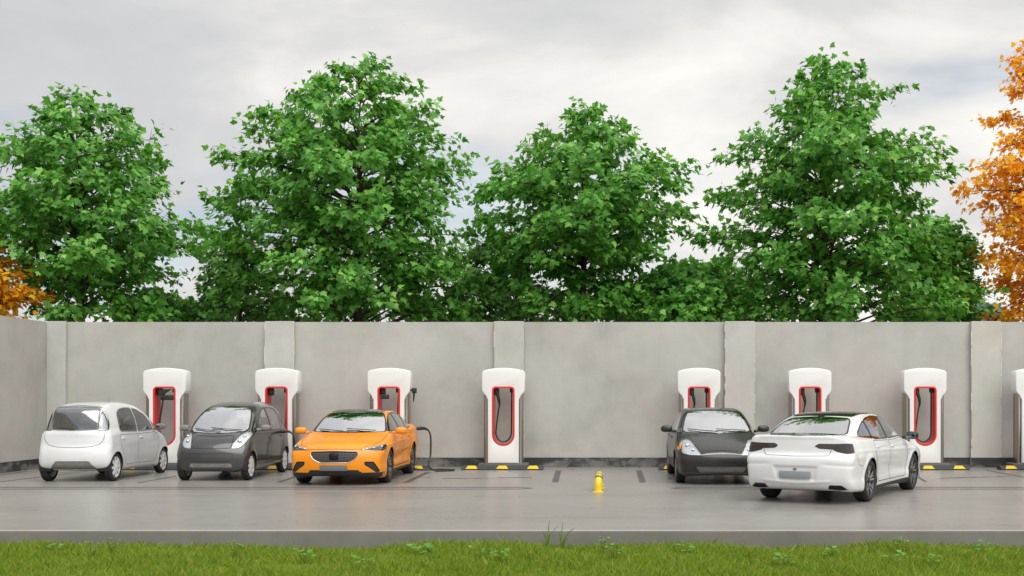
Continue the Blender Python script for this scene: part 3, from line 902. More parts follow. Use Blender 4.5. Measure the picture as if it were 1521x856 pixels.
    fr = MB(); sh.ribbon(fr, 'front', wind, .03, .002, 1, True); fr.build('windshield_seal', M['grey_trim'] if light else M['black_gloss'], root)
    fr = MB(); sh.ribbon(fr, 'rear', rearw, .022, .003, 1, True); sh.ribbon(fr, 'rear', [(-.46, 1.48), (-.40, 1.505), (0, 1.53), (.40, 1.505), (.46, 1.48)], .05, .006, lift=.01); fr.build('rear_window_seal', M['grey_trim'], root)
    b = MB(); l, n = sh.hit('front', (0, .315))
    for y in (-.39, .39): b.box((l.x - .06, y, .317), (.05, .10, .075), .015, 2)
    b.box((l.x - .02, 0, .30), (.02, .62, .012), .003); b.box((l.x - .02, 0, .335), (.02, .62, .012), .003)
    b.build('grille_bars', M['grey_trim'], root)
    for ax in c['axles']:
        arch_liner(root, ax, c['wr'], c['arch'], c['hw'], .27)
        for s in (1, -1): make_wheel(root, (ax, s * (.735 - .085), c['wr']), s, .290, .150, .222, 'cover')
    for s in (1, -1):
        mirror(root, .72, s * .855, 1.06, s, M['grey_trim'] if light else M['grey_trim'], size=(.06, .105, .065), foot=(.80, s * .68, 1.02))
        handle(sh, root, -.02, .85, s, paint_mat, .14); handle(sh, root, -.93, .86, s, paint_mat, .14)
    wiper(sh, root, 'front', [(.50, 1.01), (.2, 1.03), (-.12, 1.06)]); wiper(sh, root, 'front', [(.1, .985), (-.2, 1.01), (-.48, 1.045)])
    wiper(sh, root, 'rear', [(0, 1.06), (.16, 1.075), (.34, 1.085)], 'rear_wiper')
    l, n = sh.hit('top', (.12, .0)); a = MB(); a.tube([l, l + Vector((-.06, 0, .13))], .005, 6); a.ell(tuple(l), (.03, .02, .015)); a.build('aerial', M['grey_trim'], root)
    interior(root, sh, c, M['seat'], M['tub'], -1)
    return root

HATCH = dict(x0=-2.25, x1=2.20, hw=.866, top=1.49, wr=.315, arch=.35, axles=(1.35, -1.35), flare=.012,
    lower=[(2.02, .18), (2.14, .21), (2.18, .32), (2.20, .46), (2.19, .56), (2.14, .64), (2.04, .72), (1.86, .82), (1.62, .915), (1.40, .985), (1.1, 1.02), (.3, 1.03), (-.6, 1.04), (-1.6, 1.08), (-2.0, 1.12), (-2.13, 1.10), (-2.16, .98), (-2.18, .80), (-2.24, .66), (-2.25, .48), (-2.2, .30), (-2.1, .24), (-1, .18), (1, .18)],
    upper=[(1.52, .90), (1.36, 1.0), (1.08, 1.14), (.76, 1.30), (.48, 1.415), (.24, 1.468), (-.1, 1.49), (-.5, 1.485), (-.95, 1.43), (-1.4, 1.34), (-1.8, 1.235), (-2.05, 1.15), (-2.13, 1.0), (-1.9, .8), (1.2, .8)],
    plan=[(-2.3, .76), (-2.0, .81), (-1.35, .85), (-.6, .845), (.6, .845), (1.35, .855), (1.8, .82), (2.05, .76), (2.3, .70)],
    sect=[(.15, -.07), (.25, -.02), (.36, -.005), (.5, .0), (.68, .004), (.80, -.006), (.92, -.03), (1.05, -.07)],
    gplan=[(-2.1, .66), (-1.6, .74), (-.8, .79), (0, .80), (.7, .79), (1.2, .76), (1.5, .70)],
    gsect=[(.8, .03), (.95, .01), (1.05, -.02), (1.2, -.08), (1.35, -.15), (1.49, -.22)],
    bow=(.32, .22, .34, .30), crown=(.12, .09), crown_fr=(1.0, .3), radii=(.12, .10, .05),
    dash=1.0, tail=-1.9, dashz=.95, seatx=.15, rseatx=-.75, seatz=.48, seattop=1.23)

def make_hatch(paint_mat, name):
    c = HATCH; sh = car_common(c); rp = round_poly
    up = lambda P: P[:, 2] > .9
    gl_f = rp([(.86, 1.02), (.62, 1.19), (.36, 1.31), (.10, 1.385), (-.10, 1.40), (-.12, 1.0)], .03)
    gl_t = rp([(1.18, .985), (.93, 1.13), (.90, .99)], .015)
    gl_r = rp([(-.19, 1.0), (-.17, 1.40), (-.55, 1.385), (-.90, 1.32), (-1.05, 1.24), (-1.08, 1.03)], .04)
    gl_q = rp([(-1.14, 1.05), (-1.12, 1.25), (-1.40, 1.19), (-1.58, 1.12)], .03)
    door_f = [(.92, .32), (1.0, .55), (1.02, .80), (.98, .955), (-.145, .955), (-.16, .30)]
    door_r = [(-.16, .30), (-.145, .955), (-1.12, .98), (-1.10, .76), (-.98, .58), (-.86, .40), (-.84, .30)]
    wind = rp([(-.69, 1.03), (-.62, 1.0), (0, .975), (.62, 1.0), (.69, 1.03), (.62, 1.25), (.545, 1.395), (0, 1.44), (-.545, 1.395), (-.62, 1.25)], .04)
    headl = rp([(.36, .575), (.44, .68), (.52, .80), (.57, .87), (.70, .90), (.80, .88), (.80, .75), (.76, .61), (.60, .575)], .02)
    amber = rp([(.70, .91), (.745, .76), (.775, .66), (.86, .70), (.86, .92)], .01)
    grille = rp([(-.42, .245), (-.50, .36), (.50, .36), (.42, .245)], .02)
    slot = rp([(-.37, .575), (-.30, .635), (0, .655), (.30, .635), (.37, .575), (0, .595)], .012)
    rearw = rp([(-.62, 1.14), (0, 1.13), (.62, 1.14), (.52, 1.34), (0, 1.39), (-.52, 1.34)], .04)
    tail = rp([(.62, .80), (.64, 1.06), (.80, 1.06), (.80, .80)], .03)
    apply_regions(sh, [('amber', 'front', amber, (1, -1), lambda P: (P[:, 0] > 1.62) & (P[:, 0] < 1.95)), ('head', 'front', headl, (1, -1), lambda P: P[:, 0] > 1.5),
        ('wind', 'front', wind, (1,), up), ('slot', 'front', slot, (1,), lambda P: P[:, 0] > 1.7), ('grille', 'front', grille, (1,)),
        ('rearw', 'rear', rearw, (1,)), ('tail', 'rear', tail, (1, -1)),
        ('glf', 'side', gl_f, (1, -1), up), ('glt', 'side', gl_t, (1, -1), up), ('glr', 'side', gl_r, (1, -1), up), ('glq', 'side', gl_q, (1, -1), up),
        ('doorf', 'side', door_f, (1, -1)), ('doorr', 'side', door_r, (1, -1))])
    root = empty(name)
    spec = {'wind': ('windshield', M['glass_hatch'], 0), 'rearw': ('rear_window', M['glass'], 0), 'slot': ('upper_grille', M['seam'], -.015), 'grille': ('grille', M['seam'], -.02)}
    gs = ('glf_', 'glr_', 'glt_', 'glq_')
    for s in 'lr':
        for g in gs: spec[g + s] = ('side_window' if g in ('glf_', 'glr_') else 'quarter_window', M['glass'], 0)
        spec['doorf_' + s] = ('door', paint_mat, 0); spec['doorr_' + s] = ('door', paint_mat, 0); spec['tail_' + s] = ('tail_light', M['tail_red'], .002)
    glass = ['wind', 'rearw', 'head_l', 'head_r', 'amber_l', 'amber_r'] + [g + s for g in gs for s in 'lr']
    shell_parts(sh, root, spec, M['tub_light'], glass, paint_mat)
    for s, k in ((1, 'l'), (-1, 'r')):
        hl = sh.mesh('head_' + k, 'headlight', M['lens'], root, .002); sh.mesh('head_' + k, 'reflector', M['lamp_white'], hl, -.025)
        for (y, z, q) in ((.54, .67, .035), (.64, .75, .045)):
            l, n = sh.hit('front', (s * y, z)); b = MB(); b.ell((l.x - .03, l.y, l.z), (.03, q, q), 1, 14); b.build('bulb_housing', M['chrome'], hl)
        V = sh.mesh('amber_' + k, 'indicator', M['amber'], root, .0)
        hr = MB(); sh.ribbon(hr, 'front', [(s * a, b) for a, b in headl], .010, .003, closed=True); hr.build('lamp_seal', M['seam'], hl)
    g = MB(); sh.ribbon(g, 'front', [(-.37, .585), (-.2, .60), (0, .607), (.2, .60), (.37, .585)], .022, .004, lift=.006); g.build('grille_trim', M['chrome'], root)
    g = MB()
    for z in (.265, .288, .311, .334): sh.ribbon(g, 'front', [(-.45 - (z - .3), z), (.45 + (z - .3), z)], .006, -.008)
    g.build('grille_bars', M['alloy_dark'], root)
    g = MB(); sh.ribbon(g, 'front', [(-.72, .235), (0, .225), (.72, .235)], .03, .006, lift=.012); g.build('front_lip', M['black_plastic'], root)
    sm = MB()
    for s in (1, -1):
        sh.ribbon(sm, 'side', door_f, .008, .002, s, True); sh.ribbon(sm, 'side', door_r, .008, .002, s, True)
        sh.ribbon(sm, 'top', [(1.30, s * .74), (1.6, s * .72), (1.85, s * .58), (1.98, s * .42)], .009, .002)
        sh.ribbon(sm, 'side', [(1.72, .60), (1.95, .60)], .007, .002, s)
    sh.ribbon(sm, 'front', [(-.42, .60), (-.35, .655), (0, .675), (.35, .655), (.42, .60)], .009, .002)
    sh.ribbon(sm, 'front', [(-.80, .57), (-.5, .56), (-.38, .57)], .008, .002); sh.ribbon(sm, 'front', [(.80, .57), (.5, .56), (.38, .57)], .008, .002)
    sm.build('panel_gaps', M['seam'], root)
    for s in (1, -1):
        fr = MB()
        for p in (gl_f, gl_r, gl_t, gl_q): sh.ribbon(fr, 'side', p, .02, .003, s, True)
        fr.build('window_trim', M['black_gloss'], root)
    fr = MB(); sh.ribbon(fr, 'front', wind, .03, .002, 1, True); fr.build('windshield_seal', M['black_gloss'], root)
    for ax in c['axles']:
        arch_liner(root, ax, c['wr'], c['arch'], c['hw'], .28)
        for s in (1, -1): make_wheel(root, (ax, s * (.855 - .105), c['wr']), s, .315, .19, .215, 'flat')
    for s in (1, -1):
        mirror(root, .84, s * .99, 1.06, s, paint_mat, size=(.07, .12, .07), foot=(.90, s * .80, 1.01))
        handle(sh, root, -.0, .87, s, paint_mat); handle(sh, root, -.95, .88, s, paint_mat)
    wiper(sh, root, 'front', [(.58, 1.02), (.3, 1.035), (-.02, 1.05)]); wiper(sh, root, 'front', [(0, 1.0), (-.3, 1.02), (-.58, 1.05)])
    l, n = sh.hit('front', (0, 1.36)); b = MB(); b.box((l.x - .09, 0, 1.30), (.02, .22, .06), .012, 3); b.build('rear_view_mirror', M['black_plastic'], root)
    interior(root, sh, c, M['seat_light'], M['tub_light'])
    return root
# ------------------------------------------------------------------ camera
HC = 1.68; FPX = 1720.0; VX, VY = 890.0, 592.0
cam = bpy.data.cameras.new('camera'); camo = bpy.data.objects.new('camera', cam); COL.objects.link(camo); scn.camera = camo
camo.location = (0, 0, HC); camo.rotation_euler = (PI / 2, 0, 0)
cam.sensor_width = 36; cam.lens = FPX / 1521 * 36
cam.shift_x = -(VX - 760.5) / 1521; cam.shift_y = (VY - 428) / 1521
cam.clip_end = 3000; cam.clip_start = .1
def gp(px, py, z=0.0):
    Y = FPX * (HC - z) / (py - VY); return ((px - VX) * Y / FPX, Y)
def ppm(Y): return FPX / Y

# ------------------------------------------------------------------ sky and sun
w = bpy.data.worlds.new('World'); scn.world = w; w.use_nodes = True
nt = w.node_tree; nt.nodes.clear()
wo = N(nt, 'ShaderNodeOutputWorld')
SUN_EL, SUN_AZ = 50.0, 162.0       # degrees; azimuth measured clockwise from +Y: behind the camera, to its left
sky = N(nt, 'ShaderNodeTexSky'); sky.sky_type = 'NISHITA'; sky.sun_disc = False
sky.sun_elevation = R(SUN_EL); sky.sun_rotation = R(SUN_AZ)
b1 = N(nt, 'ShaderNodeBackground'); b1.inputs[1].default_value = .11; nt.links.new(sky.outputs[0], b1.inputs[0])
# cloud deck laid out on a plane overhead so it flattens towards the horizon
tc = N(nt, 'ShaderNodeTexCoord'); sep = N(nt, 'ShaderNodeSeparateXYZ'); nt.links.new(tc.outputs['Generated'], sep.inputs[0])
zz = math_(nt, 'ADD', math_(nt, 'MAXIMUM', sep.outputs[2], 0.0), .22)
cx_ = math_(nt, 'DIVIDE', sep.outputs[0], zz); cy_ = math_(nt, 'DIVIDE', sep.outputs[1], zz)
cb = N(nt, 'ShaderNodeCombineXYZ'); nt.links.new(cx_, cb.inputs[0]); nt.links.new(cy_, cb.inputs[1]); cb.inputs[2].default_value = 3.7
n1 = noise(nt, 1.5, 8, .55, cb.outputs[0], .35); n2 = noise(nt, .45, 3, .5, cb.outputs[0])
mixn = math_(nt, 'ADD', math_(nt, 'MULTIPLY', n1, .65), math_(nt, 'MULTIPLY', n2, .35))
# the deck is thinner and warmer to the right, heavier and cooler to the left
side = math_(nt, 'ADD', math_(nt, 'MULTIPLY', sep.outputs[0], .26), .012)
mixn = math_(nt, 'ADD', mixn, side)
ccol = ramp(nt, mixn, [(.34, (.555, .557, .565)), (.43, (.615, .616, .618)), (.485, (.70, .692, .68)), (.53, (.81, .795, .76)), (.60, (.93, .91, .865))])
b2 = N(nt, 'ShaderNodeBackground'); nt.links.new(ccol, b2.inputs[0])
nt.links.new(ramp(nt, sep.outputs[2], [(.40, 1 / 1.6), (.80, 1.0)]), b2.inputs[1])
b2s = math_(nt, 'MULTIPLY', ramp(nt, sep.outputs[2], [(.40, 1 / 1.6), (.80, 1.0)]), 1.6); nt.links.new(b2s, b2.inputs[1])      # an overcast sky is brightest overhead
cov = ramp(nt, noise(nt, .9, 5, .5, cb.outputs[0], .3), [(.36, .55), (.44, .97)])
ms = N(nt, 'ShaderNodeMixShader'); nt.links.new(cov, ms.inputs[0]); nt.links.new(b1.outputs[0], ms.inputs[1]); nt.links.new(b2.outputs[0], ms.inputs[2])
nt.links.new(ms.outputs[0], wo.inputs[0])
sl = bpy.data.lights.new('sun', 'SUN'); so = bpy.data.objects.new('sun', sl); COL.objects.link(so)
sl.energy = 2.1; sl.angle = R(58); sl.color = (1, .97, .92)
az = R(SUN_AZ); el = R(SUN_EL)
d = Vector((math.sin(az) * math.cos(el), math.cos(az) * math.cos(el), math.sin(el)))
so.rotation_euler = d.to_track_quat('Z', 'Y').to_euler()
scn.view_settings.view_transform = 'Standard'; scn.view_settings.look = 'None'; scn.view_settings.exposure = .15; scn.view_settings.gamma = 1

# ------------------------------------------------------------------ materials of the place
def concrete(name, stops, rough=.8, seed=0.0, bmp=.25):
    m, nt, out = new_mat(name)
    v = mapped(nt, (1, 1, 1), (seed, seed * 2, 0))
    a = noise(nt, .55, 5, .55, v, .6); b = noise(nt, 2.6, 6, .65, v); e = noise(nt, 18, 4, .6, v)
    f = math_(nt, 'ADD', math_(nt, 'ADD', math_(nt, 'MULTIPLY', a, .6), math_(nt, 'MULTIPLY', b, .28)), math_(nt, 'MULTIPLY', e, .12))
    c = ramp(nt, f, stops)
    # faint warm patches
    wv = ramp(nt, noise(nt, .35, 4, .5, mapped(nt, (1, 1, 1.3), (seed + 11, 3, 5)), .8), [(.48, 0.0), (.62, 1.0)])
    c = mixc(nt, math_(nt, 'MULTIPLY', wv, .8), c, mixc(nt, 1.0, c, (1.06, .99, .985), 'MULTIPLY'))
    wg = ramp(nt, noise(nt, .6, 5, .55, mapped(nt, (1.3, 1, .8), (seed + 31, 8, 2)), .8), [(.50, 0.0), (.64, 1.0)])
    c = mixc(nt, math_(nt, 'MULTIPLY', wg, .6), c, mixc(nt, 1.0, c, (.96, .98, .90), 'MULTIPLY'))
    drip = ramp(nt, noise(nt, 1.0, 5, .6, mapped(nt, (2.6, 1, .28), (seed + 5, 1, 1)), .4), [(.52, 0.0), (.70, 1.0)])
    c = mixc(nt, math_(nt, 'MULTIPLY', drip, .22), c, mixc(nt, 1.0, c, (.80, .80, .79), 'MULTIPLY'))
    p = N(nt, 'ShaderNodeBsdfPrincipled'); nt.links.new(c, p.inputs['Base Color']); p.inputs['Roughness'].default_value = rough
    p.inputs['Specular IOR Level'].default_value = .3
    nt.links.new(bump(nt, f, bmp, .02), p.inputs['Normal'])
    nt.links.new(p.outputs[0], out.inputs[0]); return m
WALL_ST = [(.34, (.355, .353, .330)), (.46, (.415, .412, .388)), (.54, (.445, .441, .418)), (.68, (.495, .49, .468))]
M['wall'] = concrete('wall_concrete', WALL_ST)
M['pilaster'] = concrete('pilaster_concrete', [(p, [min(1, v * 1.10) for v in c]) for p, c in WALL_ST], seed=4.0)
M['arris'] = pbr('worn_concrete_edge', (.56, .55, .53), .8, var=.15, vscale=12)
# worn black skirting paint
m, nt, out = new_mat('worn_black_skirting')
v = mapped(nt, (1, 1, 2.2)); a = noise(nt, .9, 8, .62, v, .5); b = noise(nt, 5, 5, .6, v)
sepz = N(nt, 'ShaderNodeSeparateXYZ'); nt.links.new(N(nt, 'ShaderNodeTexCoord').outputs['Object'], sepz.inputs[0])
f = math_(nt, 'SUBTRACT', math_(nt, 'ADD', math_(nt, 'MULTIPLY', a, .75), math_(nt, 'MULTIPLY', b, .25)), math_(nt, 'MULTIPLY', sepz.outputs[2], .45))
c = ramp(nt, f, [(.42, (.028, .028, .028)), (.465, (.05, .05, .049)), (.50, (.11, .108, .104)), (.60, (.19, .187, .18))])
p = N(nt, 'ShaderNodeBsdfPrincipled'); nt.links.new(c, p.inputs['Base Color']); p.inputs['Roughness'].default_value = .6
nt.links.new(p.outputs[0], out.inputs[0]); M['skirting'] = m
# polished concrete yard
m, nt, out = new_mat('yard_concrete')
v = mapped(nt, (.35, 1, 1)); v2 = mapped(nt, (1, 1, 1), (7, 3, 0))
a = noise(nt, .5, 5, .55, v, .4); b = noise(nt, 2.2, 7, .65, v2, .3); e = noise(nt, 30, 4, .6, v2)
f = math_(nt, 'ADD', math_(nt, 'ADD', math_(nt, 'MULTIPLY', a, .5), math_(nt, 'MULTIPLY', b, .36)), math_(nt, 'MULTIPLY', e, .14))
c = ramp(nt, f, [(.34, (.212, .199, .188)), (.47, (.24, .227, .214)), (.56, (.258, .243, .231)), (.70, (.285, .27, .256))])
st = ramp(nt, noise(nt, .8, 6, .6, mapped(nt, (.16, 1.6, 1), (2, 9, 0)), .3), [(.56, 0.0), (.66, 1.0)])
c = mixc(nt, math_(nt, 'MULTIPLY', st, .25), c, (.15, .143, .135))
p = N(nt, 'ShaderNodeBsdfPrincipled'); nt.links.new(c, p.inputs['Base Color'])
rr = math_(nt, 'ADD', math_(nt, 'MULTIPLY', a, .25), math_(nt, 'MULTIPLY', b, .30))
nt.links.new(ramp(nt, rr, [(.20, .26), (.30, .33), (.38, .42)]), p.inputs['Roughness'])
p.inputs['Specular IOR Level'].default_value = .5
nt.links.new(bump(nt, b, .04, .004), p.inputs['Normal'])
nt.links.new(p.outputs[0], out.inputs[0]); M['yard'] = m
M['kerb'] = concrete('kerb_concrete', [(.36, (.16, .155, .14)), (.5, (.19, .184, .168)), (.66, (.23, .224, .206))], seed=9)
M['kerb_edge_highlight'] = concrete('kerb_edge_highlight', [(.36, (.40, .39, .37)), (.5, (.48, .47, .45)), (.66, (.56, .55, .52))], seed=2)
# worn dark paint on the yard
m, nt, out = new_mat('worn_dark_marking')
p = N(nt, 'ShaderNodeBsdfPrincipled')
f = noise(nt, 7, 6, .7)
nt.links.new(ramp(nt, f, [(.38, (.035, .034, .034)), (.52, (.06, .058, .057)), (.66, (.14, .134, .128))]), p.inputs['Base Color']); p.inputs['Roughness'].default_value = .4
nt.links.new(p.outputs[0], out.inputs[0]); M['marking'] = m
M['crack'] = pbr('floor_crack', (.035, .033, .031), .8)
M['soil'] = pbr('meadow_soil', (.07, .11, .02), 1, var=.4, vscale=3)
M['field'] = pbr('field_ground', (.06, .085, .03), 1, var=.3, vscale=.3)

def leaf_mat(name, stops, trans, rough=.45):
    m, nt, out = new_mat(name)
    g = N(nt, 'ShaderNodeNewGeometry')
    c = ramp(nt, g.outputs['Random Per Island'], stops)
    p = N(nt, 'ShaderNodeBsdfPrincipled'); nt.links.new(c, p.inputs['Base Color']); p.inputs['Roughness'].default_value = rough
    p.inputs['Specular IOR Level'].default_value = .35
    t = N(nt, 'ShaderNodeBsdfTranslucent'); nt.links.new(mixc(nt, 1.0, c, trans, 'MULTIPLY'), t.inputs[0])
    mx = N(nt, 'ShaderNodeMixShader'); mx.inputs[0].default_value = .35
    nt.links.new(p.outputs[0], mx.inputs[1]); nt.links.new(t.outputs[0], mx.inputs[2]); nt.links.new(mx.outputs[0], out.inputs[0])
    return m
M['leaf'] = leaf_mat('maple_leaf_green', [(0, (.055, .20, .026)), (.45, (.105, .335, .045)), (.8, (.19, .46, .08)), (1, (.29, .57, .12))], (1.4, 1.35, .8))
M['leaf_pale'] = leaf_mat('pale_leaf_green', [(0, (.08, .23, .045)), (.6, (.14, .34, .07)), (1, (.22, .45, .12))], (1.2, 1.2, .9))  # pale green; also brightens low trees standing in the maples' shade
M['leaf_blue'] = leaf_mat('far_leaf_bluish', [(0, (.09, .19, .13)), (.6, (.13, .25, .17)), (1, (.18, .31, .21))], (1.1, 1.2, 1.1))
M['leaf_autumn'] = leaf_mat('maple_leaf_orange', [(0, (.60, .22, .008)), (.3, (.84, .43, .014)), (.7, (.92, .60, .025)), (1, (.93, .72, .07))], (1.5, 1.1, .5))
M['leaf_yellow'] = leaf_mat('maple_leaf_yellow', [(0, (.62, .26, .01)), (.4, (.82, .46, .02)), (1, (.88, .62, .06))], (1.4, 1.1, .5))
M['bark'] = pbr('bark', (.055, .038, .028), .95, var=.45, vscale=8, bmp=.8, bscale=18)
M['grass'] = leaf_mat('grass_blade', [(0, (.10, .20, .012)), (.5, (.20, .31, .024)), (.85, (.32, .41, .045)), (1, (.46, .46, .11))], (1.2, 1.15, .5), .5)
M['weed'] = leaf_mat('weed_leaf', [(0, (.09, .26, .03)), (.6, (.14, .35, .05)), (1, (.20, .42, .09))], (1.1, 1.2, .8))
M['weed_pale'] = leaf_mat('weed_leaf_pale', [(0, (.15, .26, .06)), (.6, (.22, .34, .10)), (1, (.30, .40, .16))], (1.1, 1.2, .8))
M['charger_white'] = pbr('charger_white', (.78, .78, .765), .32, coat=.4, var=.015)
M['charger_red'] = pbr('charger_red', (.62, .018, .016), .3, coat=.3)
m = pbr('bronze_metal', (.40, .36, .315), .26, 1.0); M['bronze'] = m; m.node_tree.nodes['Principled BSDF'].inputs['Roughness'].default_value = .32
M['cable'] = pbr('cable_black', (.018, .018, .018), .45)
M['stop_black'] = pbr('wheel_stop_rubber', (.035, .035, .035), .7, var=.25, vscale=10)
M['stop_yellow'] = pbr('wheel_stop_yellow', (.70, .46, .015), .45, var=.12, vscale=12)
M['base_grey'] = pbr('charger_base', (.10, .10, .098), .5, var=.15)
M['rail_yellow'] = pbr('rail_yellow', (.78, .58, .015), .35, coat=.3, var=.06)
M['band_black'] = pbr('band_black', (.02, .02, .02), .4)

# ------------------------------------------------------------------ ground
def sheet(name, x0, x1, y0, y1, z, mat, kind='structure', seg=1):
    b = MB(); b.face([(x0, y0, z), (x1, y0, z), (x1, y1, z), (x0, y1, z)])
    o = b.build(name, mat, smooth=False); o['kind'] = kind; return o
KY = gp(0, 789)[1]          # front arris of the slab
GZ = -.25                   # lawn level
sheet('ground', -600, 600, -300, 2500, GZ - .02, M['field'])
b = MB(); b.box((0, (KY + .10 + 36) / 2, -.30), (120, 36 - KY - .10, .60)); o = b.build('yard_pavement', M['yard'], smooth=False); o['kind'] = 'structure'
b = MB(); b.box((0, KY + .0485, -.30), (120, .10, .596), .012, 2); o = b.build('kerb', M['kerb'], smooth=False); o['kind'] = 'structure'
# pale strip on the slab edge, its top-edge highlight put into the colour
sheet('kerb_edge_strip', -60, 60, KY + .012, KY + .085, .003, M['kerb_edge_highlight'])

def strip(name, pts, wd, mat, z=.004, jit=0.0, seed=0):
    """a thin line on the floor through ground points"""
    rnd = random.Random(seed); P = []
    for i in range(len(pts) - 1):
        a, b_ = Vector((*pts[i], 0)), Vector((*pts[i + 1], 0)); n = max(1, int((b_ - a).length / .12)) if jit else 1
        for k in range(n): P.append(a.lerp(b_, k / n))
    P.append(Vector((*pts[-1], 0)))
    if jit:
        dy = 0
        for q in P: dy = dy * .8 + rnd.uniform(-jit, jit); q.y += dy
    b = MB(); prev = None
    for i, q in enumerate(P):
        t = (P[min(i + 1, len(P) - 1)] - P[max(0, i - 1)]).normalized(); s = Vector((-t.y, t.x, 0)) * wd * .5 * (rnd.uniform(.3, 1.3) if jit else 1)
        cur = (b.b.verts.new((q - s) + Vector((0, 0, z))), b.b.verts.new((q + s) + Vector((0, 0, z))))
        if prev: b.b.faces.new((prev[0], cur[0], cur[1], prev[1]))
        prev = cur
    o = b.build(name, mat, smooth=False); o['kind'] = 'structure'; return o
# bay lines (dark worn bars), two short wide ones beside the empty bay
def bar(xa, ya, xb, yb, wd): strip('bay_marking', [gp(xa, ya), gp(xb, yb)], wd, M['marking'])
bar(824.5, 716.5, 829.5, 699.3, .13); bar(954.5, 716.5, 949, 699.3, .13)
bar(603, 717, 636, 701.5, .12); bar(205, 717.5, 262, 707.5, .07); bar(414, 716.5, 452, 704, .08)
bar(0, 716, 130, 700.5, .06); bar(0, 705.5, 40, 700.5, .05); bar(88, 703, 130, 699, .05)
bar(1466, 699, 1530, 711, .06); bar(992, 711, 1000, 711, .12)
bar(1375, 716, 1355, 703, .06)
# the long slot-drain joints
ya, yb = gp(0, 724.2)[1], gp(0, 726.8)[1]
xe = gp(790, 725.5)[0]
strip('floor_joint', [(-14, ya), (xe - .25, ya), (xe, (ya + yb) / 2), (xe - .25, yb), (-14, yb)], .06, M['crack'])
xs_ = gp(998, 725.5)[0]
strip('floor_joint', [(16, ya), (xs_ + .25, ya), (xs_, (ya + yb) / 2), (xs_ + .25, yb), (16, yb)], .06, M['crack'])
strip('floor_crack', [gp(657, 711), gp(700, 711), gp(745, 710), gp(790, 709.4)], .07, M['crack'], jit=.02, seed=3)
strip('floor_crack', [gp(1395, 711), gp(1440, 709.6), gp(1500, 708)], .08, M['crack'], jit=.02, seed=5)
strip('floor_crack', [gp(560, 712), gp(640, 709.5)], .045, M['crack'], jit=.015, seed=8)

# ------------------------------------------------------------------ walls
WY = 28.3; WZ = HC + (VY - 478.5) / ppm(WY)
LX = gp(72, VY + 1)[0]
LX = (72 - VX) / ppm(WY)
XR = 22
def wx_(px, Y=None): return (px - VX) / ppm(Y or WY)
bw = empty('concrete_wall', (LX, WY, 0)); tag(bw, 'long grey concrete back wall with flat pilasters behind the charging posts', 'wall')
def local_box(mb, x0, x1, y0, y1, z0, z1, root, bev=0): mb.box(((x0 + x1) / 2 - root.location.x, (y0 + y1) / 2 - root.location.y, (z0 + z1) / 2), (x1 - x0, y1 - y0, z1 - z0), bev, 2)
b = MB(); local_box(b, LX, XR, WY, WY + .3, .0, WZ, bw); b.build('wall_panel', M['wall'], bw, smooth=False)
edges = [(51, 97), (393, 436.5), (734, 778), (1077, 1121), (1443, 1487), (1790, 1834)]
px_prev = LX
for i, (a, c_) in enumerate(edges):
    x0, x1 = wx_(a, WY - .12), wx_(c_, WY - .12)
    if i == 0: x0 = LX + .002
    b = MB(); local_box(b, x0, x1, WY - .12, WY - .001, .0, WZ + (.012), bw, .012)
    pz = b.build('pilaster', M['pilaster'], bw, angle=20)
    if i == 0: pz['label'] = 'partly hidden pilaster in the left corner of the wall'
    # chipped pale corner
    e = MB(); rnd = random.Random(i)
    for xx in (x0, x1):
        if i == 0 and xx == x0: continue
        zc = .25
        while zc < WZ - .1:
            L = rnd.uniform(.1, .5)
            if rnd.random() < .75: local_box(e, xx - .012, xx + .012, WY - .128, WY - .108, zc, min(WZ - .05, zc + L), bw, .004)
            zc += L + rnd.uniform(.0, .2)
    e.build('chipped_edge', M['arris'], pz, smooth=False)
    b = MB(); local_box(b, px_prev + (.002 if i else 0), x0 - .002, WY - .03, WY - .0015, .0, .235, bw)
    if i: b.build('skirting', M['skirting'], bw, smooth=False)
    b = MB(); local_box(b, x0 - .001, x1 + .001, WY - .14, WY - .119, .0, .238, bw); b.build('skirting', M['skirting'], bw, smooth=False)
    px_prev = x1
b = MB(); local_box(b, px_prev + .002, XR, WY - .03, WY - .0015, .0, .235, bw); b.build('skirting', M['skirting'], bw, smooth=False)
lw = empty('concrete_wall', (LX, WY, 0)); tag(lw, 'shorter side wall of grey concrete running forward at the far left', 'wall')
b = MB(); local_box(b, LX - .3, LX - .001, 12.5, WY + .3, 0, WZ - .004, lw); b.build('wall_panel', M['wall'], lw, smooth=False)
b = MB(); local_box(b, LX - .0005, LX + .028, 12.5, WY - .125, 0, .235, lw); b.build('skirting', M['skirting'], lw, smooth=False)

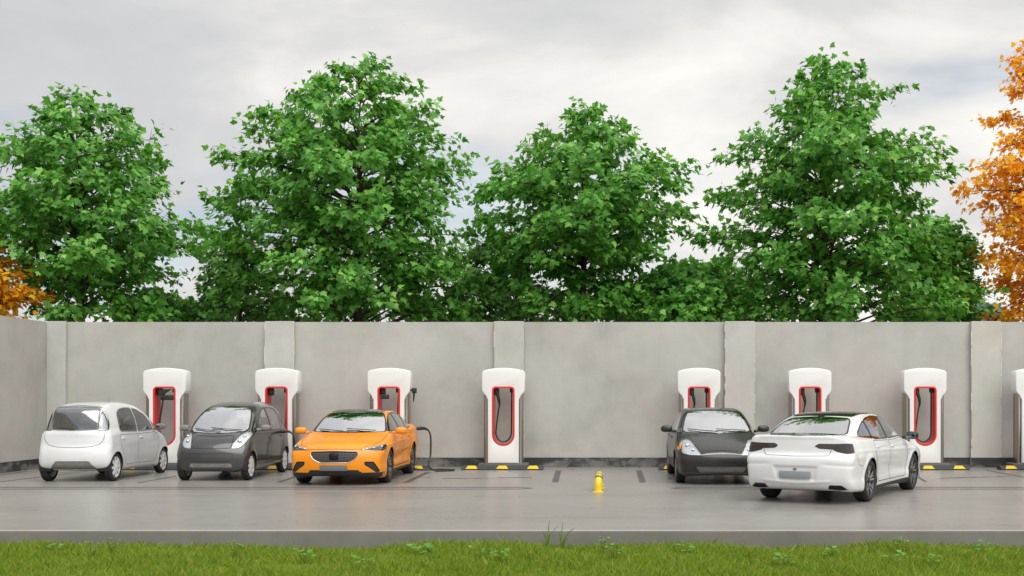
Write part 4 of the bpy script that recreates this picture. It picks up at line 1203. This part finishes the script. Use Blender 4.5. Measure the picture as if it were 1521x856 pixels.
# ------------------------------------------------------------------ charging posts
CY = 27.42     # front face of the posts
def arc(cx, cz, r, a0, a1, n): return [(cx + r * math.cos(R(a0 + (a1 - a0) * k / n)), cz + r * math.sin(R(a0 + (a1 - a0) * k / n))) for k in range(n + 1)]
def slot_outline(hw, zt, zb, rt):
    return arc(-hw + rt, zt - rt, rt, 180, 90, 6) + arc(hw - rt, zt - rt, rt, 90, 0, 6) + arc(0, zb + hw, hw, 0, -180, 24)
def make_charger(cable='U'):
    root = empty('charging_post')
    T = 2.385; hw = .487; nw = .353
    top = [(-hw + .03 + (2 * hw - .06) * k / 12, T - .06 * (abs(k / 6 - 1)) ** 2.2) for k in range(13)]
    outer = [(-nw, .165), (-nw, 1.66)] + [(-nw - .045 * t, 1.66 + .10 * t ** 1.3) for t in (.3, .6, .9)] + [(-hw + .02, 1.835), (-hw, 1.875), (-hw, T - .10)] + top + [(hw, T - .10), (hw, 1.875), (hw - .02, 1.835)] + [(nw + .045 * t, 1.66 + .10 * t ** 1.3) for t in (.9, .6, .3)] + [(nw, 1.66), (nw, .165)]
    so_ = slot_outline(.27, 1.965, .555, .09)
    D = .175
    pl = Matrix.Translation((0, D + .018, 0))
    crv('front_shell', [outer, so_], D, .018, M['charger_white'], root, pl)
    ri = slot_outline(.232, 1.93, .592, .065)
    so2 = slot_outline(.262, 1.957, .563, .085)
    crv('slot_rim', [so2, ri], D + .018, .008, M['charger_red'], root, pl)
    for s in (-1, 1):
        b = MB()
        pts = [(s * .36, .045), (s * .42, .045)] + [(s * (.42 + .045 * math.sin(t)), .045 + .05 * (1 - math.cos(t))) for t in (.5, 1.0, PI / 2)] + [(s * .465, .31), (s * .445, .335), (s * .36, .335)]
        b.prism(pts, 'z', .14, 1.845); b.build('side_panel', M['bronze'], root, angle=50)
        b = MB(); b.box((s * .382, .034, .95), (.012, .012, 1.6), .003, 1); b.build('side_groove', M['band_black'], root)
    b = MB(); b.box((0, .20, .07), (1.18, .56, .14), .012, 2); b.build('base_plate', M['base_grey'], root)
    # holder and socket inside the slot top
    b = MB(); b.box((-.165, .17, 1.835), (.11, .16, .17), .025, 3); b.build('plug_holder', M['cable'], root)
    b = MB(); b.box((.185, .17, 1.87), (.08, .12, .11), .02, 3); b.build('cable_gland', M['cable'], root)
    if cable == 'U':
        b = MB(); b.tube([(-.15, .12, 1.80), (-.115, .10, 1.66), (-.10, .12, 1.56), (-.105, .15, 1.50)], [.04, .036, .026, .02], 10)
        b.build('plug', M['cable'], root)
        pts = [(-.105, .15, 1.50)]
        for k in range(1, 41):
            t = k / 40
            if t < .45: q = t / .45; pts.append((-.105 - .085 * q ** .8, .16, 1.50 - .62 * q))
            elif t < .75: a = (t - .45) / .30 * PI; pts.append((-.005 - .185 * math.cos(a), .17, .88 - .235 * math.sin(a)))
            else: q = (t - .75) / .25; pts.append((.18 + .008 * q, .17, .88 + .96 * q))
        b = MB(); b.tube(pts, .0175, 8); b.build('cable', M['cable'], root)
    return root
chargers = []
CX = [244, 410.5, 577.5, 747.5, 1038.5, 1203.5, 1374.5, 1541]
base = make_charger('U'); plain = make_charger('none')
clabel = ['white charging post at the far left behind the small white hatchback, red slot rim', 'white charging post directly behind the small dark grey hatchback', 'white charging post behind the orange sedan with a black cable out to its rear',
    'unobstructed white charging post with looped cable, left of the empty bay', 'white charging post with its lower half hidden by the black hatchback', 'white charging post whose lower half is behind the white sedan roof',
    'white charging post with looped cable just right of the white sedan', 'white charging post cut off by the right edge of the photo']
inuse = {0, 1, 2}
firsts = {True: plain, False: base}; used = set()
for i, px in enumerate(CX):
    k = i in inuse
    o = firsts[k] if k not in used else copy_tree(firsts[k]); used.add(k)
    o.location = ((px - VX) / ppm(CY), CY, 0)
    tag(o, clabel[i], 'charging post', 'white and red charging posts along the wall'); chargers.append(o)
def spline(pts, n=10):
    P = [Vector(p) for p in pts]; out = []
    for i in range(len(P) - 1):
        a, b_, c_, d_ = P[max(i - 1, 0)], P[i], P[i + 1], P[min(i + 2, len(P) - 1)]
        for k in range(n):
            t = k / n; out.append(.5 * ((2 * b_) + (c_ - a) * t + (2 * a - 5 * b_ + 4 * c_ - d_) * t * t + (3 * b_ - a - 3 * c_ + d_) * t ** 3))
    out.append(P[-1]); return out
def cable_world(post, pts, name='cable', r=.02):
    b = MB(); l = post.location
    b.tube([q - l for q in spline(pts)], r, 8); return b.build(name, M['cable'], post)
def plug_world(post, pts, rad):
    b = MB(); l = post.location
    b.tube([Vector(q) - l for q in pts], rad, 10); return b.build('plug', M['cable'], post)

# low wheel stops in front of the posts
def make_stop():
    root = empty('wheel_stop'); L = 1.92; b = MB()
    prof = [(-.17, 0), (-.17, .025), (-.09, .095), (.07, .095), (.14, .03), (.14, 0)]
    A = [b.b.verts.new((-L / 2, p[0], p[1])) for p in prof]; B = [b.b.verts.new((L / 2, p[0], p[1])) for p in prof]
    b.b.faces.new(A); b.b.faces.new(B[::-1])
    for i in range(6): b.b.faces.new((A[i], B[i], B[(i + 1) % 6], A[(i + 1) % 6]))
    b.build('stop_body', M['stop_black'], root, smooth=False)
    def patch(x0, x1, k=.05):
        q = MB(); o_ = (-.0026, .003)
        a_, c_ = (-.166, .0285), (-.0905, .0945)
        V = [(x0, a_[0] + o_[0], a_[1] + o_[1]), (x1, a_[0] + o_[0], a_[1] + o_[1]), (x1 - k, c_[0] + o_[0], c_[1] + o_[1]), (x0 + k, c_[0] + o_[0], c_[1] + o_[1])]
        V2 = [(v[0], v[1] + .001, v[2] - .001) for v in V]
        q.face(V); q.face([(x0 + k, -.088, .0975), (x1 - k, -.088, .0975), (x1 - k - .01, -.02, .0975), (x0 + k + .01, -.02, .0975)])
        q.build('yellow_patch', M['stop_yellow'], root, smooth=False)
    for x in (-.72, 0.0, .72): patch(x - .14, x + .14)
    q = MB(); q.face([(L / 2 + .002, -.12, .005), (L / 2 + .002, -.02, .005), (L / 2 + .002, -.03, .06), (L / 2 + .002, -.09, .06)]); q.build('yellow_patch', M['stop_yellow'], root, smooth=False)
    return root
st0 = make_stop()
slabel = ['black and yellow wheel stop under the far left white hatchback', 'black and yellow wheel stop glimpsed behind the dark grey hatchback wheels', 'black wheel stop behind the orange sedan, its yellow corner showing by the hanging cable',
    'fully visible black wheel stop with three yellow patches in the empty bay', 'black wheel stop behind the black hatchback, only its left tip showing', 'black wheel stop hidden under the white sedan', 'black wheel stop with two yellow patches right of the white sedan', 'black wheel stop cut off by the right edge of the photo']
for i, px in enumerate(CX):
    o = st0 if i == 0 else copy_tree(st0)
    o.location = (chargers[i].location.x, CY - .13, 0)
    tag(o, slabel[i], 'wheel stop', 'black and yellow wheel stops')

# yellow hoop rail of the empty bay, seen end-on
x_, y_ = gp(888.5, 731.5)
rail = empty('hoop_rail', (x_, y_, 0)); tag(rail, 'low yellow tubular hoop rail with black bands on the empty bay floor', 'barrier')
def hoop(t):     # t in degrees round the front bend
    return (.012 * t / 90, .14 - .14 * math.cos(R(t)), .12 + .14 * math.sin(R(t)))
pts = [(0, 0, 0.0), (0, 0, .10)] + [hoop(a) for a in range(0, 91, 10)] + [(.016, .35, .262), (.02, .75, .262)] + [(.02, .75 + .14 * math.sin(R(a)), .12 + .14 * math.cos(R(a))) for a in range(10, 91, 10)] + [(.02, .89, 0)]
b = MB(); b.tube(pts, .066, 20); b.build('rail_tube', M['rail_yellow'], rail)
b = MB(); b.box((0, 0, .008), (.19, .18, .016), .004); b.build('foot_plate', M['rail_yellow'], rail)
b = MB(); b.box((.02, .89, .008), (.19, .18, .016), .004); b.build('foot_plate', M['rail_yellow'], rail)
for P_ in ([hoop(a) for a in (50, 54, 58, 62)], [(.013, .18, .261), (.014, .21, .262), (.014, .25, .262)]):
    MB().tube(P_, .0695, 20).build('black_band', M['band_black'], rail)
b = MB(); b.tube([(0, .12, .12), (.10, .12, .12)], .012, 10); b.build('cross_pin', M['rail_yellow'], rail)
# ------------------------------------------------------------------ cars in place
def put(o, x, y, heading):      # heading: degrees from +x
    o.location = (x, y, 0); o.rotation_euler = (0, 0, R(heading)); return o
yf = gp(0, 714.3)[1]; yr = gp(0, 702)[1]
city_w = put(make_city(M['silver_white_paint'], 'parked_car', True), -10.57, gp(0, 714.3)[1] + 1.275, 90)
tag(city_w, 'small rounded white hatchback seen from behind at the far left', 'car')
city_w2 = put(copy_tree(city_w), 10.62, gp(0, 714)[1] + 1.275, 90)
tag(city_w2, 'white car at the right edge of which only a sliver shows', 'car')
city_d = put(make_city(M['dark_paint'], 'parked_car', False), -7.89, gp(0, 713)[1] + 1.275, -90)
tag(city_d, 'small rounded dark grey hatchback facing forward beside the white hatchback', 'car')
org = put(make_sedan(M['orange_paint'], 'parked_car', False), -5.09, gp(0, 716.8)[1] + 1.41, -90)
tag(org, 'orange sedan with black roof and black grille plugged in by a cable', 'car')
hat = put(make_hatch(M['black_paint'], 'parked_car'), 2.37, gp(0, 716.6)[1] + 1.35, -90)
tag(hat, 'black hatchback facing forward with white headlights and amber corners', 'car')
A = 29.0
rx, ry = 4.33, gp(0, 744.5)[1]
lx, ly = 2.93, gp(0, 738.7)[1]
mx_, my_ = (rx + lx) / 2, (ry + ly) / 2
wht = make_sedan(M['white_paint'], 'parked_car', True)
hx, hy = math.sin(R(A)), math.cos(R(A))
put(wht, mx_ + hx * 1.41, my_ + hy * 1.41, 90 - A)
tag(wht, 'white sedan parked at an angle, seen from behind with smoked tail lights', 'car')

# cables out to the cars
p = chargers[2]; l = p.location
X0 = -5.09
plug_world(p, [(X0 + .92, 26.45, .99), (X0 + 1.02, 26.45, 1.0), (X0 + 1.10, 26.56, .99), (X0 + 1.17, 26.58, .95)], [.04, .045, .032, .022])
cable_world(p, [(X0 + 1.17, 26.58, .95), (X0 + 1.22, 26.58, .80), (X0 + 1.22, 26.58, .40), (X0 + 1.20, 26.45, .14), (X0 + 1.36, 26.5, .025), (X0 + 1.62, 26.62, .022), (X0 + 1.72, 26.85, .022), (X0 + 1.35, 27.05, .022), (X0 + .9, 26.98, .022), (X0 + .7, 27.0, .12), (X0 + .30, 27.3, .5), (l.x + .19, 27.50, 1.2), (l.x + .185, 27.72, 1.83)])
q = MB(); q.box((.60, .03, 1.865), (.10, .16, .13), .02, 3); q.box((.545, .05, 1.88), (.10, .06, .05), .01, 2); q.tube([(.60, .0, 1.82), (.59, .0, 1.70), (.585, .02, 1.60)], [.025, .02, .012], 8); q.build('spare_plug', M['cable'], p)
q = MB(); q.box((-.09, -.02, 1.72), (.19, .10, .11), .02, 3); q.tube([(-.165, .14, 1.80), (-.13, .0, 1.73)], .03, 8); q.build('plug_handle', M['cable'], p)
p = chargers[1]; l = p.location; X0 = -7.89
plug_world(p, [(X0 + .70, 26.1, .93), (X0 + .79, 26.1, .94), (X0 + .88, 26.1, .94), (X0 + .95, 26.1, .91)], [.035, .042, .03, .022])
cable_world(p, [(X0 + .95, 26.1, .91), (X0 + 1.01, 26.1, .80), (X0 + 1.02, 26.1, .5), (X0 + 1.02, 26.15, .15), (X0 + 1.0, 26.5, .022), (X0 + .8, 26.95, .022), (X0 + .5, 27.05, .15), (l.x + .2, 27.45, 1.0), (l.x + .185, 27.72, 1.83)])
p = chargers[0]; l = p.location; X0 = -10.57
cable_world(p, [(l.x - .10, 27.7, 1.78), (l.x - .06, 27.52, 1.70), (l.x - .08, 27.48, 1.45), (l.x - .16, 27.46, 1.0), (l.x - .22, 27.35, .75), (l.x - .2, 27.15, .60), (X0 - .15, 26.85, .62)])
q = MB(); q.box((.06, .06, 1.70), (.32, .10, .12), .02, 3); q.prism([(-.14, 1.90), (.14, 1.90), (-.05, 1.77), (-.14, 1.74)], 'y', .02, .12); q.build('plug_handle', M['cable'], p)

# ------------------------------------------------------------------ trees
LEAF = [(0, 0), (.10, .16), (.36, .10), (.30, .27), (.50, .46), (.27, .50), (.20, .62), (0, 1.0), (-.20, .62), (-.27, .50), (-.50, .46), (-.30, .27), (-.36, .10), (-.10, .16)]
LEAF_S = [(0, 0), (.42, .30), (.30, .62), (0, 1.0), (-.30, .62), (-.42, .30)]
def leaves_mesh(name, P, D, U, S, mat, parent, shape=LEAF, fold=.18):
    """P base points, D pointing direction, U leaf normal, S size"""
    n = len(P); k = len(shape)
    D = D / np.linalg.norm(D, axis=1)[:, None]
    W = np.cross(D, U); W /= np.maximum(np.linalg.norm(W, axis=1), 1e-6)[:, None]; U2 = np.cross(W, D)
    V = np.zeros((n, k, 3))
    for j, (a, b_) in enumerate(shape):
        V[:, j] = P + (W * a + D * b_ + U2 * (-abs(a) * fold - b_ * b_ * fold * .8)) * S[:, None]
    Q = np.arange(n * k).reshape(n, k)
    return np_mesh(name, V.reshape(-1, 3), Q, mat, parent, smooth=False)

def profile_fn(zs, L, Rr):
    def f(z, az):
        l = np.interp(z, zs, L); r = np.interp(z, zs, Rr); m = (l + r) * .5 * .92
        c = np.cos(az)
        return np.where(c > 0, m + (r - m) * c ** 2, m + (l - m) * c ** 2)
    return f

def make_tree(seed, px, Y, rows, label, leafm='leaf', name='maple_tree', nlimb=70, nleaf=9000, lsize=.19, shape=LEAF, kind_scale=1.0, base_z=1.2, group=None, cat='tree', lean=0.0, zb=GZ):
    """rows: (y pixel, left px, right px) read off the outline; the crown is a body of revolution-like volume around the trunk"""
    rnd = np.random.default_rng(seed); sc = ppm(Y)
    rows = sorted(rows, key=lambda r: -r[0])
    zs = np.array([HC + (VY - r[0]) / sc for r in rows]); L = np.array([max(.12, (px - r[1]) / sc) for r in rows]); Rr = np.array([max(.12, (r[2] - px) / sc) for r in rows])
    prof = profile_fn(zs, L, Rr)
    root = empty(name, ((px - VX) / sc, Y, zb)); tag(root, label, cat, group)
    top = zs[-1]; bot = zs[0]
    tb = MB()
    # trunk with slight wander
    n = 14; T = []; off = np.zeros(2)
    for i in range(n + 1):
        t = i / n; off = off + rnd.normal(0, .035, 2); T.append(Vector((off[0] + lean * t, off[1], (top - .5 - zb) * t)))
    r0 = .17 * kind_scale * (top / 11)
    tb.tube(T, [max(.012, r0 * (1 - i / n) ** .8 * (1.25 if i == 0 else 1)) for i in range(n + 1)], 8)
    def trunk_at(z):
        t = (z - zb) / (top - .5 - zb) * n; t = min(max(t, 0), n - .001); i = int(t); return T[i].lerp(T[i + 1], t - i)
    P = []; Dd = []; Wt = []
    H = top - bot
    nlimb = int(nlimb * 1.45); nleaf = int(nleaf * 1.4); lsize = lsize * 1.16
    zg = np.linspace(bot, top, 60); wg_ = (prof(zg, np.zeros(60)) + prof(zg, np.full(60, PI))) * .5 + .35; cdf = np.cumsum(wg_); cdf = (cdf - cdf[0]) / (cdf[-1] - cdf[0])
    ph = rnd.uniform(0, 6)
    for i in range(nlimb):
        # tips spread over the crown surface
        u = (i + .5) / nlimb
        z = float(np.interp(u * .985 + .005, cdf, zg)); az_ = i * 2.39996 + rnd.normal(0, .25)
        rr = float(prof(z, az_)) * rnd.uniform(.86, 1.07)
        rr = max(.12, rr - .30 * float(sstep(.62, .85, np.array((z - bot) / H))))
        rr *= 1 - .13 * (.5 + .5 * math.sin(z * 3.1 + 2.0 * math.sin(az_ + ph) + ph))
        if rnd.random() < .22: rr *= rnd.uniform(.4, .8)
        zt = z
        zbase = z - (.22 + .50 * min(1.0, rr / 2.5)) * rnd.uniform(.6, 1.1) - .15
        zbase = max(zbase, max(base_z, bot - .8))
        a = trunk_at(zbase); tip = Vector((math.cos(az_) * rr, math.sin(az_) * rr, zt - zb))
        # limb bends upward, then flattens
        mid = a.lerp(tip, .5) + Vector((0, 0, .10 * rr + rnd.normal(0, .05))); L_ = [a, a.lerp(mid, .5) + Vector((0, 0, .04)), mid, mid.lerp(tip, .5) + Vector((rnd.normal(0, .06), rnd.normal(0, .06), .05)), tip]
        C = spline(L_, 4); rad = .010 + .009 * rr * kind_scale
        tb.tube(C, [max(.005, rad * (1 - k / len(C)) ** .9) for k in range(len(C))], 5, cap=False)
        P0 = np.array([tuple(c) for c in C])
        # twigs
        nt_ = int(5 + rr * 5)
        for k in range(nt_):
            s = rnd.uniform(.22, 1.0) ** .75 * (len(C) - 1); j = min(int(s), len(C) - 2); b0 = C[j].lerp(C[j + 1], s - j)
            out_ = (C[-1] - C[0]).normalized(); a2 = rnd.uniform(0, 2 * PI)
            ln = rnd.uniform(.3, .95) * (1.2 - .6 * s / len(C)) * min(1, .45 + rr * .3)
            sd = Vector((math.cos(a2), math.sin(a2), rnd.uniform(-.55, .75)))
            dr = (out_ * .55 + sd * .85).normalized()
            e = b0 + dr * ln
            tb.tube([b0, b0.lerp(e, .5) + Vector((0, 0, .02)), e], [.008, .006, .003], 3, cap=False)
            P.append((b0, e)); Dd.append(dr); Wt.append(1.0)
    tb.build('trunk', M['bark'], root, angle=60)
    m = len(P); per = rnd.multinomial(nleaf, np.ones(m) / m)
    A_ = []; Dv = []; Uv = []; S = []
    for i, (b0, e) in enumerate(P):
        k = per[i]
        if k == 0: continue
        t = rnd.uniform(.15, 1.08, k)[:, None]
        base_ = np.array(b0) * (1 - t) + np.array(e) * t + rnd.normal(0, .085, (k, 3))
        rad = np.array([e.x, e.y, 0.0]); rn = np.linalg.norm(rad) + 1e-6; rad = rad / rn
        d_ = rad * .55 + np.array(Dd[i]) * .3 + rnd.normal(0, .55, (k, 3)) + np.array([0, 0, -.42])
        u_ = rad * .75 + np.array([0, 0, .75]) + rnd.normal(0, .38, (k, 3))
        A_.append(base_); Dv.append(d_); Uv.append(u_); S.append(rnd.uniform(.72, 1.18, k) * lsize)
    leaves_mesh('crown', np.concatenate(A_), np.concatenate(Dv), np.concatenate(Uv), np.concatenate(S), M[leafm], root, shape)
    return root
TY = 33.0
make_tree(1, 118, TY, [(478, 40, 292), (455, 52, 270), (440, 60, 215), (418, 40, 250), (405, -10, 288), (385, -60, 300), (345, -70, 330), (318, -60, 300), (290, -40, 265), (240, -15, 262), (205, 5, 245), (180, 42, 215), (155, 55, 195), (140, 75, 165), (128, 110, 135)],
    'green maple behind the left end of the wall, above the small white hatchback', nleaf=9500)
make_tree(2, 527, TY, [(480, 315, 730), (430, 320, 725), (385, 312, 700), (340, 310, 690), (310, 318, 690), (275, 300, 702), (225, 325, 706), (190, 345, 690), (165, 395, 655), (140, 435, 640), (118, 437, 620), (100, 440, 600), (84, 500, 560)],
    'broad tall green maple behind the wall above the orange sedan', nleaf=13500, nlimb=95)
make_tree(3, 870, TY + .3, [(478, 745, 930), (450, 735, 960), (425, 745, 920), (405, 740, 915), (380, 690, 985), (345, 675, 1020), (300, 685, 1045), (262, 710, 1035), (235, 760, 990), (205, 788, 955), (180, 810, 940), (160, 845, 912), (143, 865, 885)],
    'green maple behind the wall above the empty bay, shorter than its neighbours', nleaf=9000)
make_tree(4, 1235, TY, [(480, 1110, 1430), (450, 1125, 1460), (400, 1100, 1465), (375, 1015, 1455), (350, 1010, 1440), (325, 1080, 1370), (300, 1045, 1380), (270, 1030, 1425), (240, 1045, 1410), (210, 1105, 1370), (175, 1125, 1350), (135, 1125, 1330), (105, 1180, 1285), (85, 1185, 1265), (66, 1212, 1235)],
    'tallest green maple behind the wall, above the white sedan', nleaf=12500, nlimb=92)
make_tree(5, 1592, TY + .5, [(480, 1478, 1700), (430, 1470, 1710), (395, 1462, 1720), (350, 1445, 1730), (300, 1455, 1720), (262, 1424, 1720), (240, 1432, 1710), (205, 1495, 1700), (150, 1472, 1690), (110, 1482, 1680), (70, 1505, 1660), (20, 1560, 1620)],
    'orange autumn maple at the right edge of the photo', 'leaf_autumn', nleaf=14500, lsize=.16, nlimb=100)
make_tree(6, -70, TY - 1.6, [(478, -170, 40), (450, -175, 50), (425, -180, 56), (400, -170, 30), (382, -150, 8), (350, -130, -20), (300, -100, -40)],
    'yellow autumn maple whose tip shows above the side wall at far left', 'leaf_yellow', nleaf=6500, lsize=.17, nlimb=60)
# lower trees standing between and beyond
make_tree(7, 1010, TY + 1.2, [(480, 890, 1120), (455, 900, 1120), (430, 915, 1112), (412, 960, 1105), (398, 1000, 1090), (388, 1040, 1070)],
    'low green tree showing above the wall between the two right maples', nleaf=4800, nlimb=50, name='broadleaf_tree', lsize=.19, leafm='leaf')
make_tree(8, 1050, TY + 18, [(480, 960, 1130), (440, 985, 1120), (410, 1010, 1110), (392, 1040, 1095)],
    'distant pale green tree low behind the gap right of centre', 'leaf_pale', nleaf=6000, nlimb=50, name='broadleaf_tree', lsize=.2, shape=LEAF_S)
make_tree(9, 1465, TY + 30, [(482, 1425, 1500), (468, 1430, 1495), (458, 1440, 1488)],
    'distant bluish green treetop barely above the wall near the orange maple', 'leaf_blue', nleaf=3500, nlimb=40, name='broadleaf_tree', lsize=.24, shape=LEAF_S)
make_tree(10, 235, TY + 2.5, [(480, 165, 300), (462, 175, 298), (447, 190, 285), (438, 215, 262)],
    'low green bush top above the wall between the two left maples', nleaf=3200, nlimb=36, name='broadleaf_tree', lsize=.18)
make_tree(11, 1390, TY + 3, [(480, 1310, 1450), (450, 1320, 1462), (410, 1330, 1462), (370, 1340, 1450), (340, 1360, 1440), (325, 1400, 1435)],
    'low green tree between the tallest maple and the orange one', nleaf=5000, nlimb=50, name='broadleaf_tree', lsize=.18)

make_tree(12, 735, TY + 2.2, [(480, 620, 850), (450, 640, 830), (410, 660, 810), (375, 680, 790), (350, 705, 760)],
    'low green tree filling the gap between the two middle maples', nleaf=3000, nlimb=34, name='broadleaf_tree', lsize=.18, leafm='leaf_pale')  # paler leaf colour makes up for shade from the maples in front
make_tree(13, 345, TY + 2.4, [(480, 290, 440), (450, 300, 430), (410, 310, 410), (370, 315, 390), (345, 330, 370)],
    'low green tree at the left foot of the broad maple', nleaf=2400, nlimb=28, name='broadleaf_tree', lsize=.18, leafm='leaf_pale')  # leaf colour lightened here too against the maples' shade
# ------------------------------------------------------------------ lawn
rg = np.random.default_rng(5)
Y0, Y1 = 9.6, KY - .02
lawn = sheet('lawn', -40, 40, 2, KY, GZ, M['soil'])
def bumpz(x, y): return .035 * np.sin(x * 2.1 + 1.3 * np.sin(y * 1.7)) + .03 * np.sin(x * .9 + y * 1.3 + 2) + .02 * np.sin(x * 5.3 + y * 3.1)
nb = 270000
y = Y0 + (Y1 - Y0) * rg.random(nb) ** 1.0; x = (rg.random(nb) - .5) * 1.08 * y * (1521 / FPX) + (760 - VX) / FPX * y
keep = (y < Y1 - .02 - .10 * (np.sin(x * 1.3) * .5 + .5) * (np.sin(x * 3.7 + 1) * .5 + .5))
x, y = x[keep], y[keep]; nb = len(x)
patchy = .5 + .5 * np.sin(x * 1.9 + np.sin(y * 2.3) * 1.5) * np.sin(y * 1.7 + x * .6)
h = (.055 + .05 * patchy) * rg.uniform(.6, 1.35, nb) * (1 + .5 * (rg.random(nb) < .02)) + bumpz(x, y) * .6 + .03
az_ = rg.uniform(0, 2 * PI, nb); ln = rg.uniform(.15, .8, nb) * h; wv = rg.uniform(.003, .0055, nb)
ux, uy = np.cos(az_), np.sin(az_); ta = rg.uniform(0, 2 * PI, nb)
wx2, wy2 = np.cos(ta) * wv, np.sin(ta) * wv
V = np.zeros((nb, 5, 3))
V[:, 0] = np.stack([x - wx2, y - wy2, np.full(nb, GZ)], 1); V[:, 1] = np.stack([x + wx2, y + wy2, np.full(nb, GZ)], 1)
V[:, 2] = np.stack([x + wx2 * .7 + ux * ln * .35, y + wy2 * .7 + uy * ln * .35, GZ + h * .6], 1)
V[:, 3] = np.stack([x + ux * ln, y + uy * ln, GZ + h], 1)
V[:, 4] = np.stack([x - wx2 * .7 + ux * ln * .35, y - wy2 * .7 + uy * ln * .35, GZ + h * .6], 1)
g = np_mesh('grass', V.reshape(-1, 3), np.arange(nb * 5).reshape(nb, 5), M['grass'], None, smooth=False)
tag(g, 'short bright green grass along the front of the yard', 'grass', kind='stuff')

def weed(px, py, n, size, mat, label, kind='leafy', name='weed_plant'):
    x, y = gp(px, py, GZ + .06); rnd = random.Random(int(px * 7 + py)); size = size * .72; n = n + 4
    root = empty(name, (x, y, GZ)); tag(root, label, 'weed', 'broad-leaved weeds in the grass')
    P = []; D = []; U = []; S = []
    st = MB()
    for i in range(n):
        a = 2 * PI * i / n + rnd.uniform(-.3, .3); hgt = rnd.uniform(.12, .21) * (1 if kind == 'leafy' else 1.35); r_ = rnd.uniform(.03, .16) * size / .12
        e = Vector((math.cos(a) * r_, math.sin(a) * r_, hgt)); st.tube([(0, 0, 0), (e.x * .4, e.y * .4, hgt * .7), e], [.004, .003, .002], 4)
        for k in range(1 if kind == 'leafy' else 5):
            aa = a + (0 if kind == 'leafy' else rnd.uniform(-1.8, 1.8))
            P.append(tuple(e)); D.append((math.cos(aa), math.sin(aa), rnd.uniform(-.1, .4))); U.append((rnd.uniform(-.3, .3), rnd.uniform(-.5, .1), 1)); S.append(size * rnd.uniform(.7, 1.2) * (1 if kind == 'leafy' else .45))
    st.build('stems', M['grass'], root); leaves_mesh('leaves', np.array(P), np.array(D, float), np.array(U, float), np.array(S), M[mat], root, LEAF_S if kind == 'leafy' else LEAF)
W = [(80, 822, 7, .09, 'weed', 'leafy', 'small cool green weed near the left end of the lawn'), (135, 832, 9, .10, 'weed_pale', 'umbel', 'pale feathery weed in the grass below the white hatchback'),
     (165, 826, 8, .09, 'weed_pale', 'umbel', 'pale feathery weed at the grass edge below the small white hatchback'), (350, 832, 9, .10, 'weed_pale', 'umbel', 'pale feathery weed in the grass below the dark grey hatchback'),
     (452, 835, 9, .11, 'weed', 'leafy', 'cool green leafy weed below the orange sedan front'), (540, 845, 8, .10, 'weed', 'leafy', 'leafy weed at the bottom edge below the orange sedan'),
     (622, 826, 10, .12, 'weed', 'leafy', 'wide green leafy weed left of the empty bay post'), (708, 830, 6, .08, 'weed', 'leafy', 'small leafy weed below the standalone charging post'),
     (742, 836, 8, .10, 'weed', 'leafy', 'leafy weed left of the tall grass stalks'), (895, 824, 9, .10, 'weed_pale', 'umbel', 'pale weed at the lawn edge below the yellow rail'),
     (912, 836, 11, .12, 'weed_pale', 'umbel', 'large pale feathery weed below the yellow rail'), (1020, 826, 8, .10, 'weed', 'leafy', 'leafy weed below the black hatchback front'),
     (1165, 843, 10, .12, 'weed', 'leafy', 'bright leafy weed at the bottom below the white sedan rear left corner'), (1235, 830, 8, .09, 'weed', 'leafy', 'small leafy weed below the white sedan rear bumper'),
     (1335, 824, 9, .10, 'weed_pale', 'umbel', 'pale tall weed at the lawn edge below the white sedan front wheel'), (1328, 840, 8, .10, 'weed', 'leafy', 'leafy weed low in the grass below the white sedan front wheel'),
     (1382, 846, 8, .11, 'weed', 'leafy', 'leafy weed at the bottom right part of the lawn'), (1460, 824, 8, .10, 'weed', 'leafy', 'leafy weed at the lawn edge near the right end')]
for (px, py, n, s, mt, kd, lb) in W: weed(px, py, n, s, mt, lb, kd)
for (px, top_, lb, sd) in ((814, 774, 'tall green grass stalk standing left of its twin before the slab edge', 1), (834, 775, 'tall green grass stalk standing right of its twin before the slab edge', 2)):
    x, y = gp(px, 822, GZ); rnd = random.Random(sd); root = empty('grass_stalk', (x, y, GZ)); tag(root, lb, 'grass stalk')
    hgt = (822 - top_) / ppm(y)
    for k in range(5):
        f = [1, .8, .62, .5, .7][k]; a = rnd.uniform(0, 6.28) if k else 0; sp = .0 if k == 0 else rnd.uniform(.06, .16)
        b = MB(); c_ = [(0, 0, 0), (sp * .2 * math.cos(a), sp * .2 * math.sin(a), hgt * f * .5), (sp * .6 * math.cos(a) + .01, sp * .6 * math.sin(a), hgt * f * .85), (sp * math.cos(a) + .02, sp * math.sin(a), hgt * f)]
        b.tube(spline(c_, 4), [.008 - .0055 * i / 12 for i in range(13)], 4); b.build('blade', M['grass'], root)
